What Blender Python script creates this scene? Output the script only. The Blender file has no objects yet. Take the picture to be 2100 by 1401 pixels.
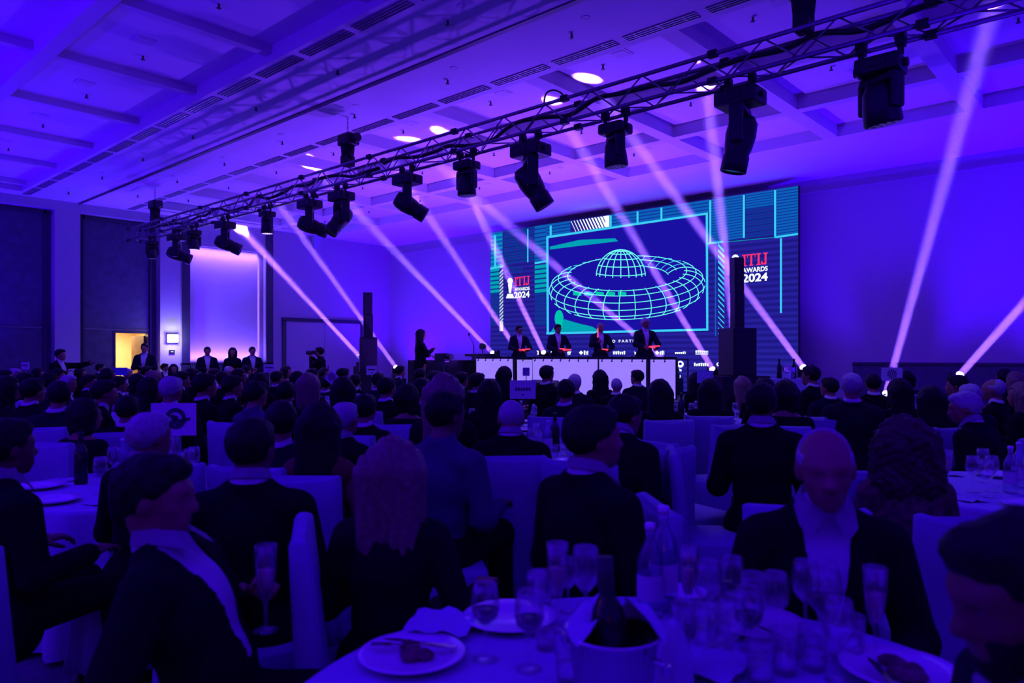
import bpy, bmesh, math, random
import numpy as np
from mathutils import Matrix, Vector
random.seed(7)
C = bpy.context.scene.collection
SC = bpy.context.scene

# ------------------------------------------------------------------ camera, view, world
EYE = 1.52                       # camera height
FPX = 1490.0                     # focal length in pixels of the 2100 x 1401 frame
YAW = math.radians(42.0)
FW = Vector((-math.sin(YAW), math.cos(YAW), 0))
RT = Vector((math.cos(YAW), math.sin(YAW), 0))
cam_d = bpy.data.cameras.new('camera')
cam = bpy.data.objects.new('camera', cam_d); C.objects.link(cam)
cam.location = (0, 0, EYE); cam.rotation_euler = (math.pi/2, 0, YAW)
cam_d.sensor_width = 36.0; cam_d.lens = 36.0*FPX/2100.0; cam_d.shift_y = 29.5/2100.0
cam_d.clip_start = 0.05; cam_d.clip_end = 200
cam_d.dof.use_dof = True; cam_d.dof.focus_distance = 11.0; cam_d.dof.aperture_fstop = 2.8
SC.camera = cam
SC.view_settings.view_transform = 'Standard'; SC.view_settings.look = 'None'
SC.view_settings.exposure = 0.0; SC.view_settings.gamma = 1.0
SC.view_settings.use_curve_mapping = False
SC.cycles.use_denoising = True
SC.cycles.max_bounces = 6; SC.cycles.diffuse_bounces = 3; SC.cycles.glossy_bounces = 2
SC.cycles.transmission_bounces = 4; SC.cycles.transparent_max_bounces = 14; SC.cycles.volume_bounces = 0
SC.cycles.caustics_reflective = False; SC.cycles.caustics_refractive = False
SC.cycles.sample_clamp_indirect = 4.0
SC.cycles.use_light_tree = True
w = bpy.data.worlds.new('dark_hall'); SC.world = w; w.use_nodes = True
w.node_tree.nodes['Background'].inputs[0].default_value = (0.02, 0.005, 0.2, 1)
w.node_tree.nodes['Background'].inputs[1].default_value = 0.02

# room size (metres); X runs along the stage wall, Y towards it
CEIL, YWALL, XLEFT, XRIGHT, YBACK = 5.6, 17.2, -21.6, 6.5, -6.5

def ray(px):
    dx = px - 1050.0
    v = FW*FPX + RT*dx
    return v.x, v.y
def W(r, d, z=0.0):              # camera-frame (sideways, depth) metres to world
    return Vector((RT.x*r + FW.x*d, RT.y*r + FW.y*d, z))
def at_d(px, py, d):
    return W((px-1050)*d/FPX, d, EYE - (py-730)*d/FPX)
def at_Y(px, py, Y):
    x, y = ray(px); t = Y/y
    return Vector((x*t, Y, EYE - (py-730)*t))
def at_X(px, py, X):
    x, y = ray(px); t = X/x
    return Vector((X, y*t, EYE - (py-730)*t))
def at_z(px, py, z):
    t = (EYE-z)/(py-730.0); x, y = ray(px)
    return Vector((x*t, y*t, z))
def face(fr, fd):                # yaw that turns local +Y towards (sideways, depth)
    v = RT*fr + FW*fd
    return math.atan2(v.y, v.x) - math.pi/2

# lights of the hall: upward LED wash lamps on the floor (cans built with the rig below); rear, right-hand and mid-room ones are added to brighten the ceiling
UPLIGHTS = [  # x, y, z, energy, colour, aim
    (-19.8, 16.2, 0.25, 420, (0.06, 0.0, 1.0)), (-17.6, 15.6, 0.25, 420, (0.06, 0.0, 1.0)),
    (-14.6, 12.7, 0.25, 620, (0.14, 0.025, 1.0)), (-11.2, 12.6, 0.25, 900, (0.16, 0.03, 1.0)),
    (-8.0, 12.6, 0.25, 700, (0.14, 0.025, 1.0)), (-4.2, 15.6, 0.25, 520, (0.048, 0.0, 1.0)),
    (-0.8, 15.8, 0.25, 560, (0.045, 0.0, 1.0)), (2.8, 15.6, 0.25, 560, (0.045, 0.0, 1.0)),
    (-20.9, 4.0, 0.25, 420, (0.045, 0.0, 1.0)), (-20.9, 9.1, 0.25, 480, (0.06, 0.002, 1.0)),
    (-18.0, -5.6, 0.25, 600, (0.045, 0.0, 1.0)), (-12.5, -5.6, 0.25, 800, (0.048, 0.0, 1.0)),
    (-7.5, -5.6, 0.25, 800, (0.048, 0.0, 1.0)), (-2.5, -5.6, 0.25, 600, (0.045, 0.0, 1.0)),
    (2.5, -5.6, 0.25, 500, (0.045, 0.0, 1.0)), (5.9, 0.5, 0.25, 450, (0.045, 0.0, 1.0)),
    (5.9, 5.0, 0.25, 450, (0.045, 0.0, 1.0)),
    (-13.5, -1.5, 0.25, 620, (0.045, 0.0, 1.0)), (-8.5, -2.0, 0.25, 620, (0.045, 0.0, 1.0)), (-4.0, -2.6, 0.25, 560, (0.045, 0.0, 1.0)), (-17.2, 1.4, 0.25, 560, (0.045, 0.0, 1.0)), (2.6, 2.6, 0.25, 420, (0.045, 0.0, 1.0)), (5.9, 10.0, 0.25, 450, (0.045, 0.0, 1.0)),  # unseen lamps, added so the ceiling is lit evenly
]
UP_GAIN = 2.5
def spot(name, loc, aim, energy, col, size, blend=0.6, radius=0.08):
    l = bpy.data.lights.new(name, 'SPOT'); l.energy = energy; l.color = col
    l.spot_size = math.radians(size); l.spot_blend = blend; l.shadow_soft_size = radius
    o = bpy.data.objects.new(name, l); C.objects.link(o); o.location = loc
    o.rotation_euler = (Vector(aim)-Vector(loc)).to_track_quat('-Z', 'Y').to_euler()
    return o
for (x, y, z, e, col) in UPLIGHTS:
    tx = x + (1.6 if x < -20 else (-1.6 if x > 5 else 0)); ty = y + (1.6 if y < -5 else (-1.0 if 12 < y < 14 else 0))
    spot('uplight_lamp', (x, y, z+0.14), (tx, ty, CEIL), e*UP_GAIN, col, 125, 0.9, 0.07)

# ------------------------------------------------------------------ materials
MAT = {}
def M(name, col=(.5, .5, .5), rough=.7, metal=0.0, var=0.12, scale=8.0, bump=0.0, emit=None, es=0.0, spec=0.5):
    if name in MAT: return MAT[name]
    m = bpy.data.materials.new(name); m.use_nodes = True
    nt = m.node_tree; b = nt.nodes['Principled BSDF']
    b.inputs['Roughness'].default_value = rough; b.inputs['Metallic'].default_value = metal
    b.inputs['Specular IOR Level'].default_value = spec
    tc = nt.nodes.new('ShaderNodeTexCoord'); nz = nt.nodes.new('ShaderNodeTexNoise')
    nz.inputs['Scale'].default_value = scale; nz.inputs['Detail'].default_value = 4
    nt.links.new(tc.outputs['Object'], nz.inputs['Vector'])
    rp = nt.nodes.new('ShaderNodeValToRGB')
    rp.color_ramp.elements[0].position = .3; rp.color_ramp.elements[1].position = .7
    rp.color_ramp.elements[0].color = tuple(c*(1-var) for c in col)+(1,)
    rp.color_ramp.elements[1].color = tuple(min(1, c*(1+var)) for c in col)+(1,)
    nt.links.new(nz.outputs['Fac'], rp.inputs['Fac']); nt.links.new(rp.outputs['Color'], b.inputs['Base Color'])
    if bump:
        bp = nt.nodes.new('ShaderNodeBump'); bp.inputs['Strength'].default_value = bump; bp.inputs['Distance'].default_value = .01
        nt.links.new(nz.outputs['Fac'], bp.inputs['Height']); nt.links.new(bp.outputs['Normal'], b.inputs['Normal'])
    if emit:
        b.inputs['Emission Color'].default_value = tuple(emit)+(1,); b.inputs['Emission Strength'].default_value = es
    MAT[name] = m
    return m
def M_glass(name, tint=(.99, .99, 1), refl=0.07):
    if name in MAT: return MAT[name]
    m = bpy.data.materials.new(name); m.use_nodes = True; nt = m.node_tree; nt.nodes.clear()
    o = nt.nodes.new('ShaderNodeOutputMaterial'); mx = nt.nodes.new('ShaderNodeMixShader')
    t = nt.nodes.new('ShaderNodeBsdfTransparent'); g = nt.nodes.new('ShaderNodeBsdfGlossy'); lw = nt.nodes.new('ShaderNodeFresnel')
    ad = nt.nodes.new('ShaderNodeMath'); ad.operation = 'MULTIPLY_ADD'; ad.inputs[1].default_value = .35; ad.inputs[2].default_value = refl
    lw.inputs['IOR'].default_value = 1.5
    t.inputs[0].default_value = tuple(tint)+(1,); g.inputs[0].default_value = (1, 1, 1, 1); g.inputs['Roughness'].default_value = .22
    nt.links.new(lw.outputs[0], ad.inputs[0]); nt.links.new(ad.outputs[0], mx.inputs[0])
    nt.links.new(t.outputs[0], mx.inputs[1]); nt.links.new(g.outputs[0], mx.inputs[2]); nt.links.new(mx.outputs[0], o.inputs[0])
    MAT[name] = m
    return m
def M_emit(name, col, s=1.0):
    if name in MAT: return MAT[name]
    m = bpy.data.materials.new(name); m.use_nodes = True; nt = m.node_tree; nt.nodes.clear()
    o = nt.nodes.new('ShaderNodeOutputMaterial'); e = nt.nodes.new('ShaderNodeEmission')
    e.inputs[0].default_value = tuple(col)+(1,); e.inputs[1].default_value = s
    nt.links.new(e.outputs[0], o.inputs[0]); MAT[name] = m
    return m
m_ceil = M('painted_ceiling', (.78, .77, .76), .85, var=.03, scale=1.5)
m_rib = M('painted_ceiling_rib', (.70, .69, .68), .85, var=.03, scale=1.5)
m_wall = M('pale_wall_fabric', (.56, .55, .56), .9, var=.06, scale=30, bump=.1)
m_pil = M('pale_pilaster_plaster', (.55, .54, .54), .85, var=.05, scale=20)
m_dwall = M('dark_timber_panel', (.085, .075, .14), .55, var=.2, scale=6)
m_dframe = M('dark_bronze_frame', (.05, .045, .07), .45, var=.1)
m_floor = M('patterned_hall_carpet', (.10, .09, .11), .95, var=.5, scale=3, bump=.3)
m_black = M('matte_black_metal', (.012, .012, .014), .5, .0, var=.2)
m_plastic = M('black_plastic_shell', (.014, .014, .017), .42, var=.2)
m_alu = M('aluminium_tube', (.30, .30, .32), .35, .9, var=.1)
m_stage = M('black_stage_cloth', (.015, .015, .018), .9, var=.2, scale=12, bump=.2)
m_white = M('white_table_linen_blue_cast', (.44, .50, .60), .85, var=.05, scale=14, bump=.15)  # cast of the blue lighting is put into the white cloth's colour
m_cover = M('white_chair_linen_blue_cast', (.27, .32, .42), .85, var=.07, scale=10, bump=.2)  # white covers, tinted with the blue of the hall lighting
m_china = M('white_china', (.75, .75, .76), .18, var=.02)
m_steel = M('brushed_steel', (.55, .55, .57), .22, 1.0, var=.05)
m_glass = M_glass('clear_glass'); m_pane = M_glass('bottle_glass', (.80, .86, .95), .12)
m_dglass = M('dark_green_bottle_glass', (.01, .014, .012), .12, var=.1)
m_wine = M('dark_red_wine', (.05, .006, .01), .1, var=.1)
m_sparkle = M('pale_sparkling_wine', (.5, .42, .25), .15, var=.1)
m_food = M('half_eaten_food', (.16, .09, .06), .7, var=.6, scale=30, bump=.5)
m_card = M('white_printed_card', (.62, .62, .64), .8, var=.03)
m_ink = M('dark_printed_ink', (.03, .03, .06), .8, var=.1)
# people
m_skin = M('light_skin', (.30, .135, .078), .55, var=.10, scale=12)
m_skin2 = M('tanned_skin', (.17, .072, .042), .55, var=.10, scale=12)
m_suit = M('black_wool_suit', (.006, .006, .008), .9, var=.3, scale=40, bump=.15, spec=.1)
m_navy = M('navy_wool_suit', (.009, .010, .02), .9, var=.3, scale=40, bump=.15, spec=.1)
m_greysuit = M('charcoal_suit', (.013, .013, .018), .9, var=.3, scale=40, bump=.15, spec=.1)
m_shirt = M('white_shirt_cotton', (.50, .50, .53), .8, var=.05, scale=20, bump=.2)
m_blue = M('light_blue_shirt_cotton', (.045, .055, .085), .8, var=.08, scale=20, bump=.2)
m_dress = M('black_evening_dress', (.006, .006, .008), .85, var=.3, scale=20, spec=.12)
m_red = M('red_evening_dress', (.14, .008, .012), .8, var=.2, scale=20)
m_pat = M('red_patterned_blouse', (.10, .012, .03), .8, var=.9, scale=28)
m_hair_d = M('dark_hair', (.006, .005, .005), .6, var=.4, scale=60, bump=.5, spec=.2)
m_hair_g = M('grey_hair', (.36, .35, .36), .6, var=.2, scale=60, bump=.5)
m_hair_b = M('blonde_hair', (.17, .115, .07), .55, var=.35, scale=50, bump=.5)
m_hair_r = M('dark_auburn_hair', (.05, .018, .012), .6, var=.4, scale=50, bump=.6)
m_shoe = M('black_leather_shoe', (.01, .01, .01), .3, var=.1)
m_eye = M('eye_white', (.12, .10, .10), .3, var=.02)

# ------------------------------------------------------------------ mesh helpers
class MB:
    def __init__(s): s.bm = bmesh.new()
    def box(s, c, size, rot=None, bev=0.0):
        r = bmesh.ops.create_cube(s.bm, size=1.0)
        vs = r['verts']; sx, sy, sz = size
        for v in vs: v.co = Vector((v.co.x*sx, v.co.y*sy, v.co.z*sz))
        if bev:
            es = list({e for v in vs for e in v.link_edges})
            b = bmesh.ops.bevel(s.bm, geom=es, offset=bev, segments=2, affect='EDGES', profile=.6)
            vs = list({v for f in b['faces'] for v in f.verts} | {v for v in vs if v.is_valid})
        for v in vs:
            if rot is not None: v.co = rot @ v.co
            v.co += Vector(c)
        return s
    def tube(s, a, b, r0, r1=None, n=8, caps=True):
        a = Vector(a); b = Vector(b); r1 = r0 if r1 is None else r1
        q = (b-a).to_track_quat('Z', 'Y') if (b-a).length > 1e-9 else Matrix.Identity(3).to_quaternion()
        A = []; B = []
        for i in range(n):
            t = 2*math.pi*i/n; u = q @ Vector((math.cos(t), math.sin(t), 0))
            A.append(s.bm.verts.new(a+u*r0)); B.append(s.bm.verts.new(b+u*r1))
        for i in range(n):
            j = (i+1) % n; s.bm.faces.new((A[i], A[j], B[j], B[i]))
        if caps:
            s.bm.faces.new(A[::-1]); s.bm.faces.new(B)
        return s
    def lathe(s, prof, n=20, c=(0, 0, 0), close=False):
        rings = []
        for (r, z) in prof:
            if r < 1e-5: rings.append([s.bm.verts.new((c[0], c[1], c[2]+z))])
            else: rings.append([s.bm.verts.new((c[0]+r*math.cos(2*math.pi*i/n), c[1]+r*math.sin(2*math.pi*i/n), c[2]+z)) for i in range(n)])
        for a, b in zip(rings[:-1], rings[1:]):
            for i in range(n):
                j = (i+1) % n
                if len(a) == 1 and len(b) == 1: continue
                if len(a) == 1: s.bm.faces.new((a[0], b[j], b[i]))
                elif len(b) == 1: s.bm.faces.new((a[i], a[j], b[0]))
                else: s.bm.faces.new((a[i], a[j], b[j], b[i]))
        return s
    def poly(s, pts):
        s.bm.faces.new([s.bm.verts.new(p) for p in pts]); return s
    def slab(s, pts, off):       # polygon extruded by vector off
        o = Vector(off); A = [s.bm.verts.new(Vector(p)) for p in pts]; B = [s.bm.verts.new(Vector(p)+o) for p in pts]
        n = len(A); s.bm.faces.new(A[::-1]); s.bm.faces.new(B)
        for i in range(n): s.bm.faces.new((A[i], A[(i+1) % n], B[(i+1) % n], B[i]))
        return s
    def grid(s, P):              # P[i][j] points
        V = [[s.bm.verts.new(p) for p in row] for row in P]
        for i in range(len(V)-1):
            for j in range(len(V[0])-1): s.bm.faces.new((V[i][j], V[i][j+1], V[i+1][j+1], V[i+1][j]))
        return s
    def mesh(s, name, mat, smooth=False):
        bmesh.ops.recalc_face_normals(s.bm, faces=s.bm.faces)
        me = bpy.data.meshes.new(name); s.bm.to_mesh(me); s.bm.free()
        me.materials.append(mat)
        if smooth: me.shade_smooth()
        return me
    def build(s, name, mat, parent=None, smooth=False, loc=None):
        return link(name, s.mesh(name, mat, smooth), parent, loc)
def link(name, me, parent=None, loc=None):
    o = bpy.data.objects.new(name, me); C.objects.link(o)
    if parent is not None: o.parent = parent
    if loc is not None: o.location = loc
    return o
def thing(name, label, cat, loc=(0, 0, 0), rz=0.0, group=None):
    o = bpy.data.objects.new(name, None); C.objects.link(o); o.location = loc; o.rotation_euler = (0, 0, rz)
    return tag(o, label, cat, group)
def tag(o, label, cat, group=None, kind=None):
    o['label'] = label; o['category'] = cat
    if group: o['group'] = group
    if kind: o['kind'] = kind
    return o
def struct(name, mb, mat, parent=None):
    o = mb.build(name, mat, parent)
    if parent is None: o['kind'] = 'structure'
    return o
def dup(root, loc, rz=0.0, label=None, group=None, scale=None):
    def cp(o, par):
        c = o.copy(); C.objects.link(c)
        if par is not None: c.parent = par
        for ch in KIDS.get(o.name, ()): cp(ch, c)
        return c
    if root.name not in KIDS:
        def reg(o):
            KIDS[o.name] = [x for x in SC.objects if x.parent == o]
            for x in KIDS[o.name]: reg(x)
        reg(root)
    r = cp(root, None); r.location = loc; r.rotation_euler = (0, 0, rz)
    if scale: r.scale = (scale,)*3
    if label: r['label'] = label
    if group: r['group'] = group
    return r
KIDS = {}
def bx(x0, x1, y0, y1, z0, z1): return MB().box(((x0+x1)/2, (y0+y1)/2, (z0+z1)/2), (x1-x0, y1-y0, z1-z0))
# ------------------------------------------------------------------ room shell
struct('floor', bx(XLEFT-3, XRIGHT+.3, YBACK-.3, YWALL+.3, -.2, 0), m_floor)
SLAB = 5.82
ceil = struct('ceiling', bx(XLEFT-.3, XRIGHT+.3, YBACK-.3, YWALL+.3, SLAB, SLAB+.2), m_ceil)
def crib(name, x0, x1, y0, y1, mat=None, z0=CEIL): return struct(name, bx(x0, x1, y0, y1, z0, SLAB), mat or m_ceil, ceil)
crib('ceiling_band', XLEFT, XRIGHT, 5.25, 8.15)
crib('ceiling_band', XLEFT, XRIGHT, 14.1, YWALL)
crib('ceiling_band', XLEFT, XLEFT+.55, YBACK, 5.25); crib('ceiling_band', XLEFT, XLEFT+.55, 8.15, 14.1)
xr = [-2.37-2.3*i for i in range(-3, 9)]
ylong = [(-5.4, -5.2), (-3.25, -3.05), (-1.15, -.95), (.95, 1.15), (3.0, 3.2), (10.05, 10.25), (12.1, 12.3)]
for (a, b) in ylong: crib('ceiling_rib', XLEFT+.55, XRIGHT, a, b, m_rib)
segs_n = [(-6.5, -5.4), (-5.2, -3.25), (-3.05, -1.15), (-.95, .95), (1.15, 3.0), (3.2, 5.25)]
segs_f = [(8.15, 10.05), (10.25, 12.1), (12.3, 14.1)]
for x in xr:
    if x < XLEFT+.6 or x > XRIGHT-.2: continue
    for (a, b) in segs_n: crib('ceiling_rib', x-.07, x+.07, a, b, m_rib, CEIL+.10)
    for (a, b) in segs_f: crib('ceiling_rib', x-.13, x+.13, a, b, m_rib)
# movable-wall track and air slots, all fixed to the ceiling
trk = bx(XLEFT, XRIGHT, 6.66, 6.74, CEIL-.015, CEIL+.01).build('partition_track', m_dframe, ceil)
sl = MB(); L = 1.02
for k in range(4): sl.box((0, -.075+.05*k, -.006), (L, .012, .012))
for k in range(3): sl.box((-L/3+L/3*k, 0, -.004), (.02, .17, .008))
slot_me = sl.mesh('slot_diffuser', m_alu)
bk_me = MB().box((0, 0, .002), (L, .17, .01)).mesh('slot_backing', M('grey_slot_backing', (.36, .36, .38), .7))
x = XLEFT+.7
while x < XRIGHT-.7:
    for y in (5.42, 7.92):
        s = link('slot_diffuser', slot_me, ceil, (x, y, CEIL-.004)); link('slot_backing', bk_me, s)
    x += 1.16
spr = MB().tube((0, 0, 0), (0, 0, -.05), .014).lathe([(.0, -.052), (.03, -.05), (.03, -.056), (0, -.06)], 10).mesh('sprinkler', m_black)
dl = MB().lathe([(.05, .002), (.058, -.006), (.042, -.003), (.036, .004), (0, .004)], 16).mesh('downlight', m_rib, True)
gr = MB().box((0, 0, -.004), (.26, .26, .012), bev=.003).box((0, 0, -.012), (.18, .18, .008)).mesh('ceiling_speaker', m_rib)
for i in range(9):
    X = -20.3+2.3*i
    link('sprinkler', spr, ceil, (X, 6.05, CEIL)); link('sprinkler', spr, ceil, (X+.9, 7.35, CEIL)); link('downlight', dl, ceil, (X+.4, 5.9, CEIL))
    link('downlight', dl, ceil, (X+1.3, 7.1, CEIL))
    for (a, b) in ((2.1, .4), (4.2, .2), (8.9, .3), (11.2, .5), (13.2, .4)):
        link('sprinkler', spr, ceil, (X+b, a, SLAB)); link('downlight', dl, ceil, (X-.6, a+.3, SLAB))
        link('ceiling_speaker', gr, ceil, (X+.75, a-.2, SLAB))

wf = struct('wall_front', bx(XLEFT-.3, XRIGHT+.3, YWALL, YWALL+.3, 0, SLAB), m_wall)
wb = struct('wall_back', bx(XLEFT-.3, XRIGHT+.3, YBACK-.3, YBACK, 0, SLAB), m_wall)
wr = struct('wall_right', bx(XRIGHT, XRIGHT+.3, YBACK, YWALL, 0, SLAB), m_wall)
struct('trim_1', bx(-5.2, XRIGHT, YWALL-.06, YWALL, 0, 1.33), m_dwall)       # dark wainscot beside the stage
struct('trim_2', bx(-5.2, XRIGHT, YWALL-.09, YWALL, 1.33, 1.38), m_dframe)
struct('trim_3', bx(XLEFT, XRIGHT, YWALL-.05, YWALL, CEIL-.32, CEIL-.29), m_pil)
# left wall, built from its bays (y0, y1)
wl = MB()
def seg(y0, y1, z0, z1, dx=0.0): wl.box((XLEFT-.25+dx/2, (y0+y1)/2, (z0+z1)/2), (.5+dx, y1-y0, z1-z0))
seg(YBACK, 3.2, 0, SLAB); seg(6.12, 6.72, 0, SLAB); seg(8.80, 9.38, 0, SLAB)
seg(3.2, 6.12, 5.36, SLAB); seg(6.72, 8.80, 5.36, SLAB); seg(9.38, 12.35, 4.93, SLAB); seg(9.38, 12.35, 0, 1.3)
seg(12.35, YWALL+.3, 0, SLAB)
wlo = struct('wall_left', wl, m_pil)
# recessed dark timber bays; one has the service doorway
RX = XLEFT-.30
def panel_bay(y0, y1, door=None):
    b = MB()
    def p(a, c, z0, z1): b.box((RX-.1, (a+c)/2, (z0+z1)/2), (.2, c-a, z1-z0))
    if door:
        p(y0, door[0], 0, 5.36); p(door[1], y1, 0, 5.36); p(door[0], door[1], door[2], 5.36)
    else: p(y0, y1, 0, 5.36)
    o = b.build('timber_panel', m_dwall, wlo)
    f = MB()
    for yy in (y0+.16, y1-.16): f.box((RX+.03, yy, 2.68), (.06, .05, 5.36))
    f.box((RX+.03, (y0+y1)/2, 5.30), (.06, y1-y0, .10))
    f.build('bay_frame', m_dframe, wlo)
    MB().box((RX+.012, (y0+y1)/2, 2.26), (.024, y1-y0-.4, .025)).build('panel_joint', m_alu, wlo)
panel_bay(3.2, 6.12); panel_bay(6.72, 8.80, (7.70, 8.57, 2.17))
# service corridor behind the open doorway
m_cream = M('cream_corridor_wall', (.72, .56, .34), .8, var=.06, scale=3)
cor = MB()
cor.box((RX-1.7, 8.15, -.02), (3.0, 2.6, .04)).box((RX-1.7, 8.15, 2.5), (3.0, 2.6, .05)).box((RX-3.1, 8.15, 1.25), (.05, 2.6, 2.5))
cor.box((RX-1.7, 6.9, 1.25), (3.0, .05, 2.5)).box((RX-1.7, 9.4, 1.25), (3.0, .05, 2.5))
struct('wall_corridor', cor, m_cream)
dj = MB().box((RX-.1, 7.68, 1.085), (.24, .04, 2.17)).box((RX-.1, 8.59, 1.085), (.24, .04, 2.17)).box((RX-.1, 8.135, 2.19), (.24, .95, .04))
d1 = struct('door_1', dj, m_dframe)
MB().box((RX-.55, 8.52, 1.05), (.9, .05, 2.1)).build('door_leaf', M('brown_door_leaf', (.16, .08, .05), .5, var=.2), d1)
MB().box((RX-.75, 8.47, 1.0), (.12, .04, .03)).build('door_handle', m_steel, d1)
t = thing('linen_rack', 'pale steel rack of folded linen in the lit corridor', 'rack', (RX-2.6, 7.75, 0))
for yy in (-.35, .35):
    for xx in (-.2, .2): MB().tube((xx, yy, 0), (xx, yy, 1.9), .015).build('post', m_alu, t)
for k in range(5): MB().box((0, 0, .2+.4*k), (.44, .74, .02)).build('shelf', m_alu, t)
for k in range(4):
    MB().box((0, 0, .31+.4*k), (.36, .6, .18), bev=.03).build('folded_linen', m_white, t)
l = bpy.data.lights.new('corridor_lamp', 'AREA'); l.energy = 170; l.color = (1, .70, .38); l.size = .9
o = bpy.data.objects.new('corridor_lamp', l); C.objects.link(o); o.location = (RX-1.7, 8.1, 2.42)
t = thing('corridor_ceiling_lamp', 'square warm ceiling lamp above the service corridor', 'lamp', (RX-1.7, 8.1, 2.44))
MB().box((0, 0, .015), (.95, .95, .03)).build('lamp_frame', m_alu, t)
# lit niche
NX = XLEFT-.32
nb = struct('wall_niche', MB().box((NX-.05, 10.9, 3.1), (.1, 2.2, 3.63)), M('pale_niche_panel', (.66, .64, .66), .8, var=.03))
side = MB()
side.box((NX+.1, 9.42, 3.1), (.5, .06, 3.66)).box((NX+.1, 12.31, 3.1), (.5, .06, 3.66)).box((NX-.30, 10.86, 3.1), (.1, 2.97, 3.66))
side.build('niche_lining', m_pil, nb)
MB().box((NX+.1, 10.86, 1.28), (.56, 2.97, .05)).build('niche_sill', m_dframe, nb)
MB().box((NX+.25, 10.86, 4.9), (.1, 2.97, .12)).build('niche_pelmet', m_pil, nb)
for (loc, sx, sy, aim) in (((NX-.02+.22, 10.86, 4.82), .1, 2.5, (NX-.02, 10.86, 3.0)), ((NX+.2, 10.86, 1.36), .08, 2.5, (NX-.02, 10.86, 3.0)),
                          ((NX-.17, 9.56, 3.1), .06, 3.3, (NX-.3, 9.9, 3.1)), ((NX-.17, 12.18, 3.1), .06, 3.3, (NX-.3, 11.9, 3.1))):
    l = bpy.data.lights.new('niche_cove_lamp', 'AREA'); l.shape = 'RECTANGLE'; l.size = sx; l.size_y = sy
    l.energy = 75 if sy < 3 else 14; l.color = (.16, .07, 1.0)
    o = bpy.data.objects.new('niche_cove_lamp', l); C.objects.link(o); o.location = loc
    dv = Vector(aim)-Vector(loc); q = dv.to_track_quat('-Z', 'Y'); o.rotation_euler = q.to_euler()
    if abs(dv.z) > .5:   # long side along the wall
        zax = -dv.normalized(); yax = Vector((0, 1, 0)); xax = yax.cross(zax).normalized(); yax = zax.cross(xax)
    else:
        zax = -dv.normalized(); yax = Vector((0, 0, 1)); xax = yax.cross(zax).normalized(); yax = zax.cross(xax)
    o.rotation_euler = Matrix((xax, yax, zax)).transposed().to_euler()
for i, (a, b) in enumerate(((9.40, 9.64), (12.10, 12.34))):
    struct('trim_%d' % (4+i), MB().box((XLEFT+.03, (a+b)/2, 2.8), (.06, b-a, 5.4)), m_dframe)
struct('baseboard_left', MB().box((XLEFT+.03, 10.87, .65), (.05, 2.4, 1.26)), m_dwall)
# double door further along the left wall
da, db, dh = 12.75, 15.85, 2.70
d2 = struct('door_2', MB().box((XLEFT+.03, (da+db)/2, dh+.03), (.08, db-da+.16, .12)).box((XLEFT+.03, da, dh/2), (.08, .12, dh)).box((XLEFT+.03, db, dh/2), (.08, .12, dh)), m_dframe)
for (a, b) in ((da+.07, 14.29), (14.31, db-.07)):
    lf = MB().box((XLEFT+.02, (a+b)/2, dh/2), (.04, b-a, dh-.05)).build('door_leaf', m_wall, d2)
    MB().box((XLEFT+.06, b-.12 if b < 14.4 else a+.12, 1.05), (.05, .03, .3)).build('door_handle', m_steel, lf)
# wall sconce with its reflection strip
p = at_X(352, 695, XLEFT)
t = thing('wall_sconce', 'lit square white wall lamp on the pilaster beside the doorway', 'lamp', (XLEFT, p.y, p.z-.15))
MB().box((.02, 0, .15), (.04, .30, .30)).build('back_plate', m_steel, t)
MB().box((.10, 0, .16), (.12, .27, .24), bev=.02).build('lamp_shade', M_emit('sconce_glow', (.85, .8, 1.0), 2.6), t)
l = bpy.data.lights.new('sconce_lamp', 'POINT'); l.energy = 22; l.color = (.75, .7, 1); l.shadow_soft_size = .08
o = bpy.data.objects.new('sconce_lamp', l); C.objects.link(o); o.location = (XLEFT+.32, p.y, p.z)
p = at_X(352, 722, XLEFT)
t = thing('wall_switch_panel', 'small dark control panel below the white wall lamp', 'panel', (XLEFT, p.y, p.z-.06))
MB().box((.015, 0, .06), (.03, .16, .12), bev=.006).build('plate', m_black, t); MB().box((.032, 0, .07), (.006, .07, .03)).build('display', M_emit('tiny_display', (.5, .6, 1), 1.2), t)
# emergency light box and corner loudspeakers on the walls
p = at_Y(1731, 322, YWALL)
t = thing('emergency_light_box', 'pale framed box mounted high on the stage wall', 'wall box', (p.x, YWALL, p.z-.2))
MB().box((0, -.05, .2), (.52, .1, .36), bev=.01).build('housing', m_wall, t)
for (c, s) in (((0, -.105, .36), (.56, .03, .03)), ((0, -.105, .04), (.56, .03, .03)), ((-.265, -.105, .2), (.03, .03, .34)), ((.265, -.105, .2), (.03, .03, .34))):
    MB().box(c, s).build('rim', m_pil, t)
def wedge(name, label, pos, rz):
    t = thing(name, label, 'speaker', pos, rz)
    MB().slab([(-.17, 0, .42), (.17, 0, .42), (.17, .26, .42), (-.17, .26, .42)], (0, 0, -.02)).build('bracket', m_pil, t)
    b = MB(); A = [(-.17, .03, .4), (.17, .03, .4), (.17, .26, .4), (-.17, .26, .4)]; D = [(-.05, .03, 0), (.05, .03, 0), (.05, .08, 0), (-.05, .08, 0)]
    va = [b.bm.verts.new(v) for v in A]; vd = [b.bm.verts.new(v) for v in D]
    b.bm.faces.new(va); b.bm.faces.new(vd[::-1])
    for i in range(4): b.bm.faces.new((va[i], vd[i], vd[(i+1) % 4], va[(i+1) % 4]))
    b.build('cabinet', m_white, t)
p = at_X(645, 498, XLEFT); wedge('wall_speaker', 'white wedge loudspeaker under the ceiling above the closed double door', (XLEFT, p.y, p.z-.2), -math.pi/2)
p = at_Y(919, 470, YWALL); wedge('wall_speaker', 'white wedge loudspeaker high on the wall beside the big screen', (p.x, YWALL, p.z-.2), math.pi)
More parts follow.
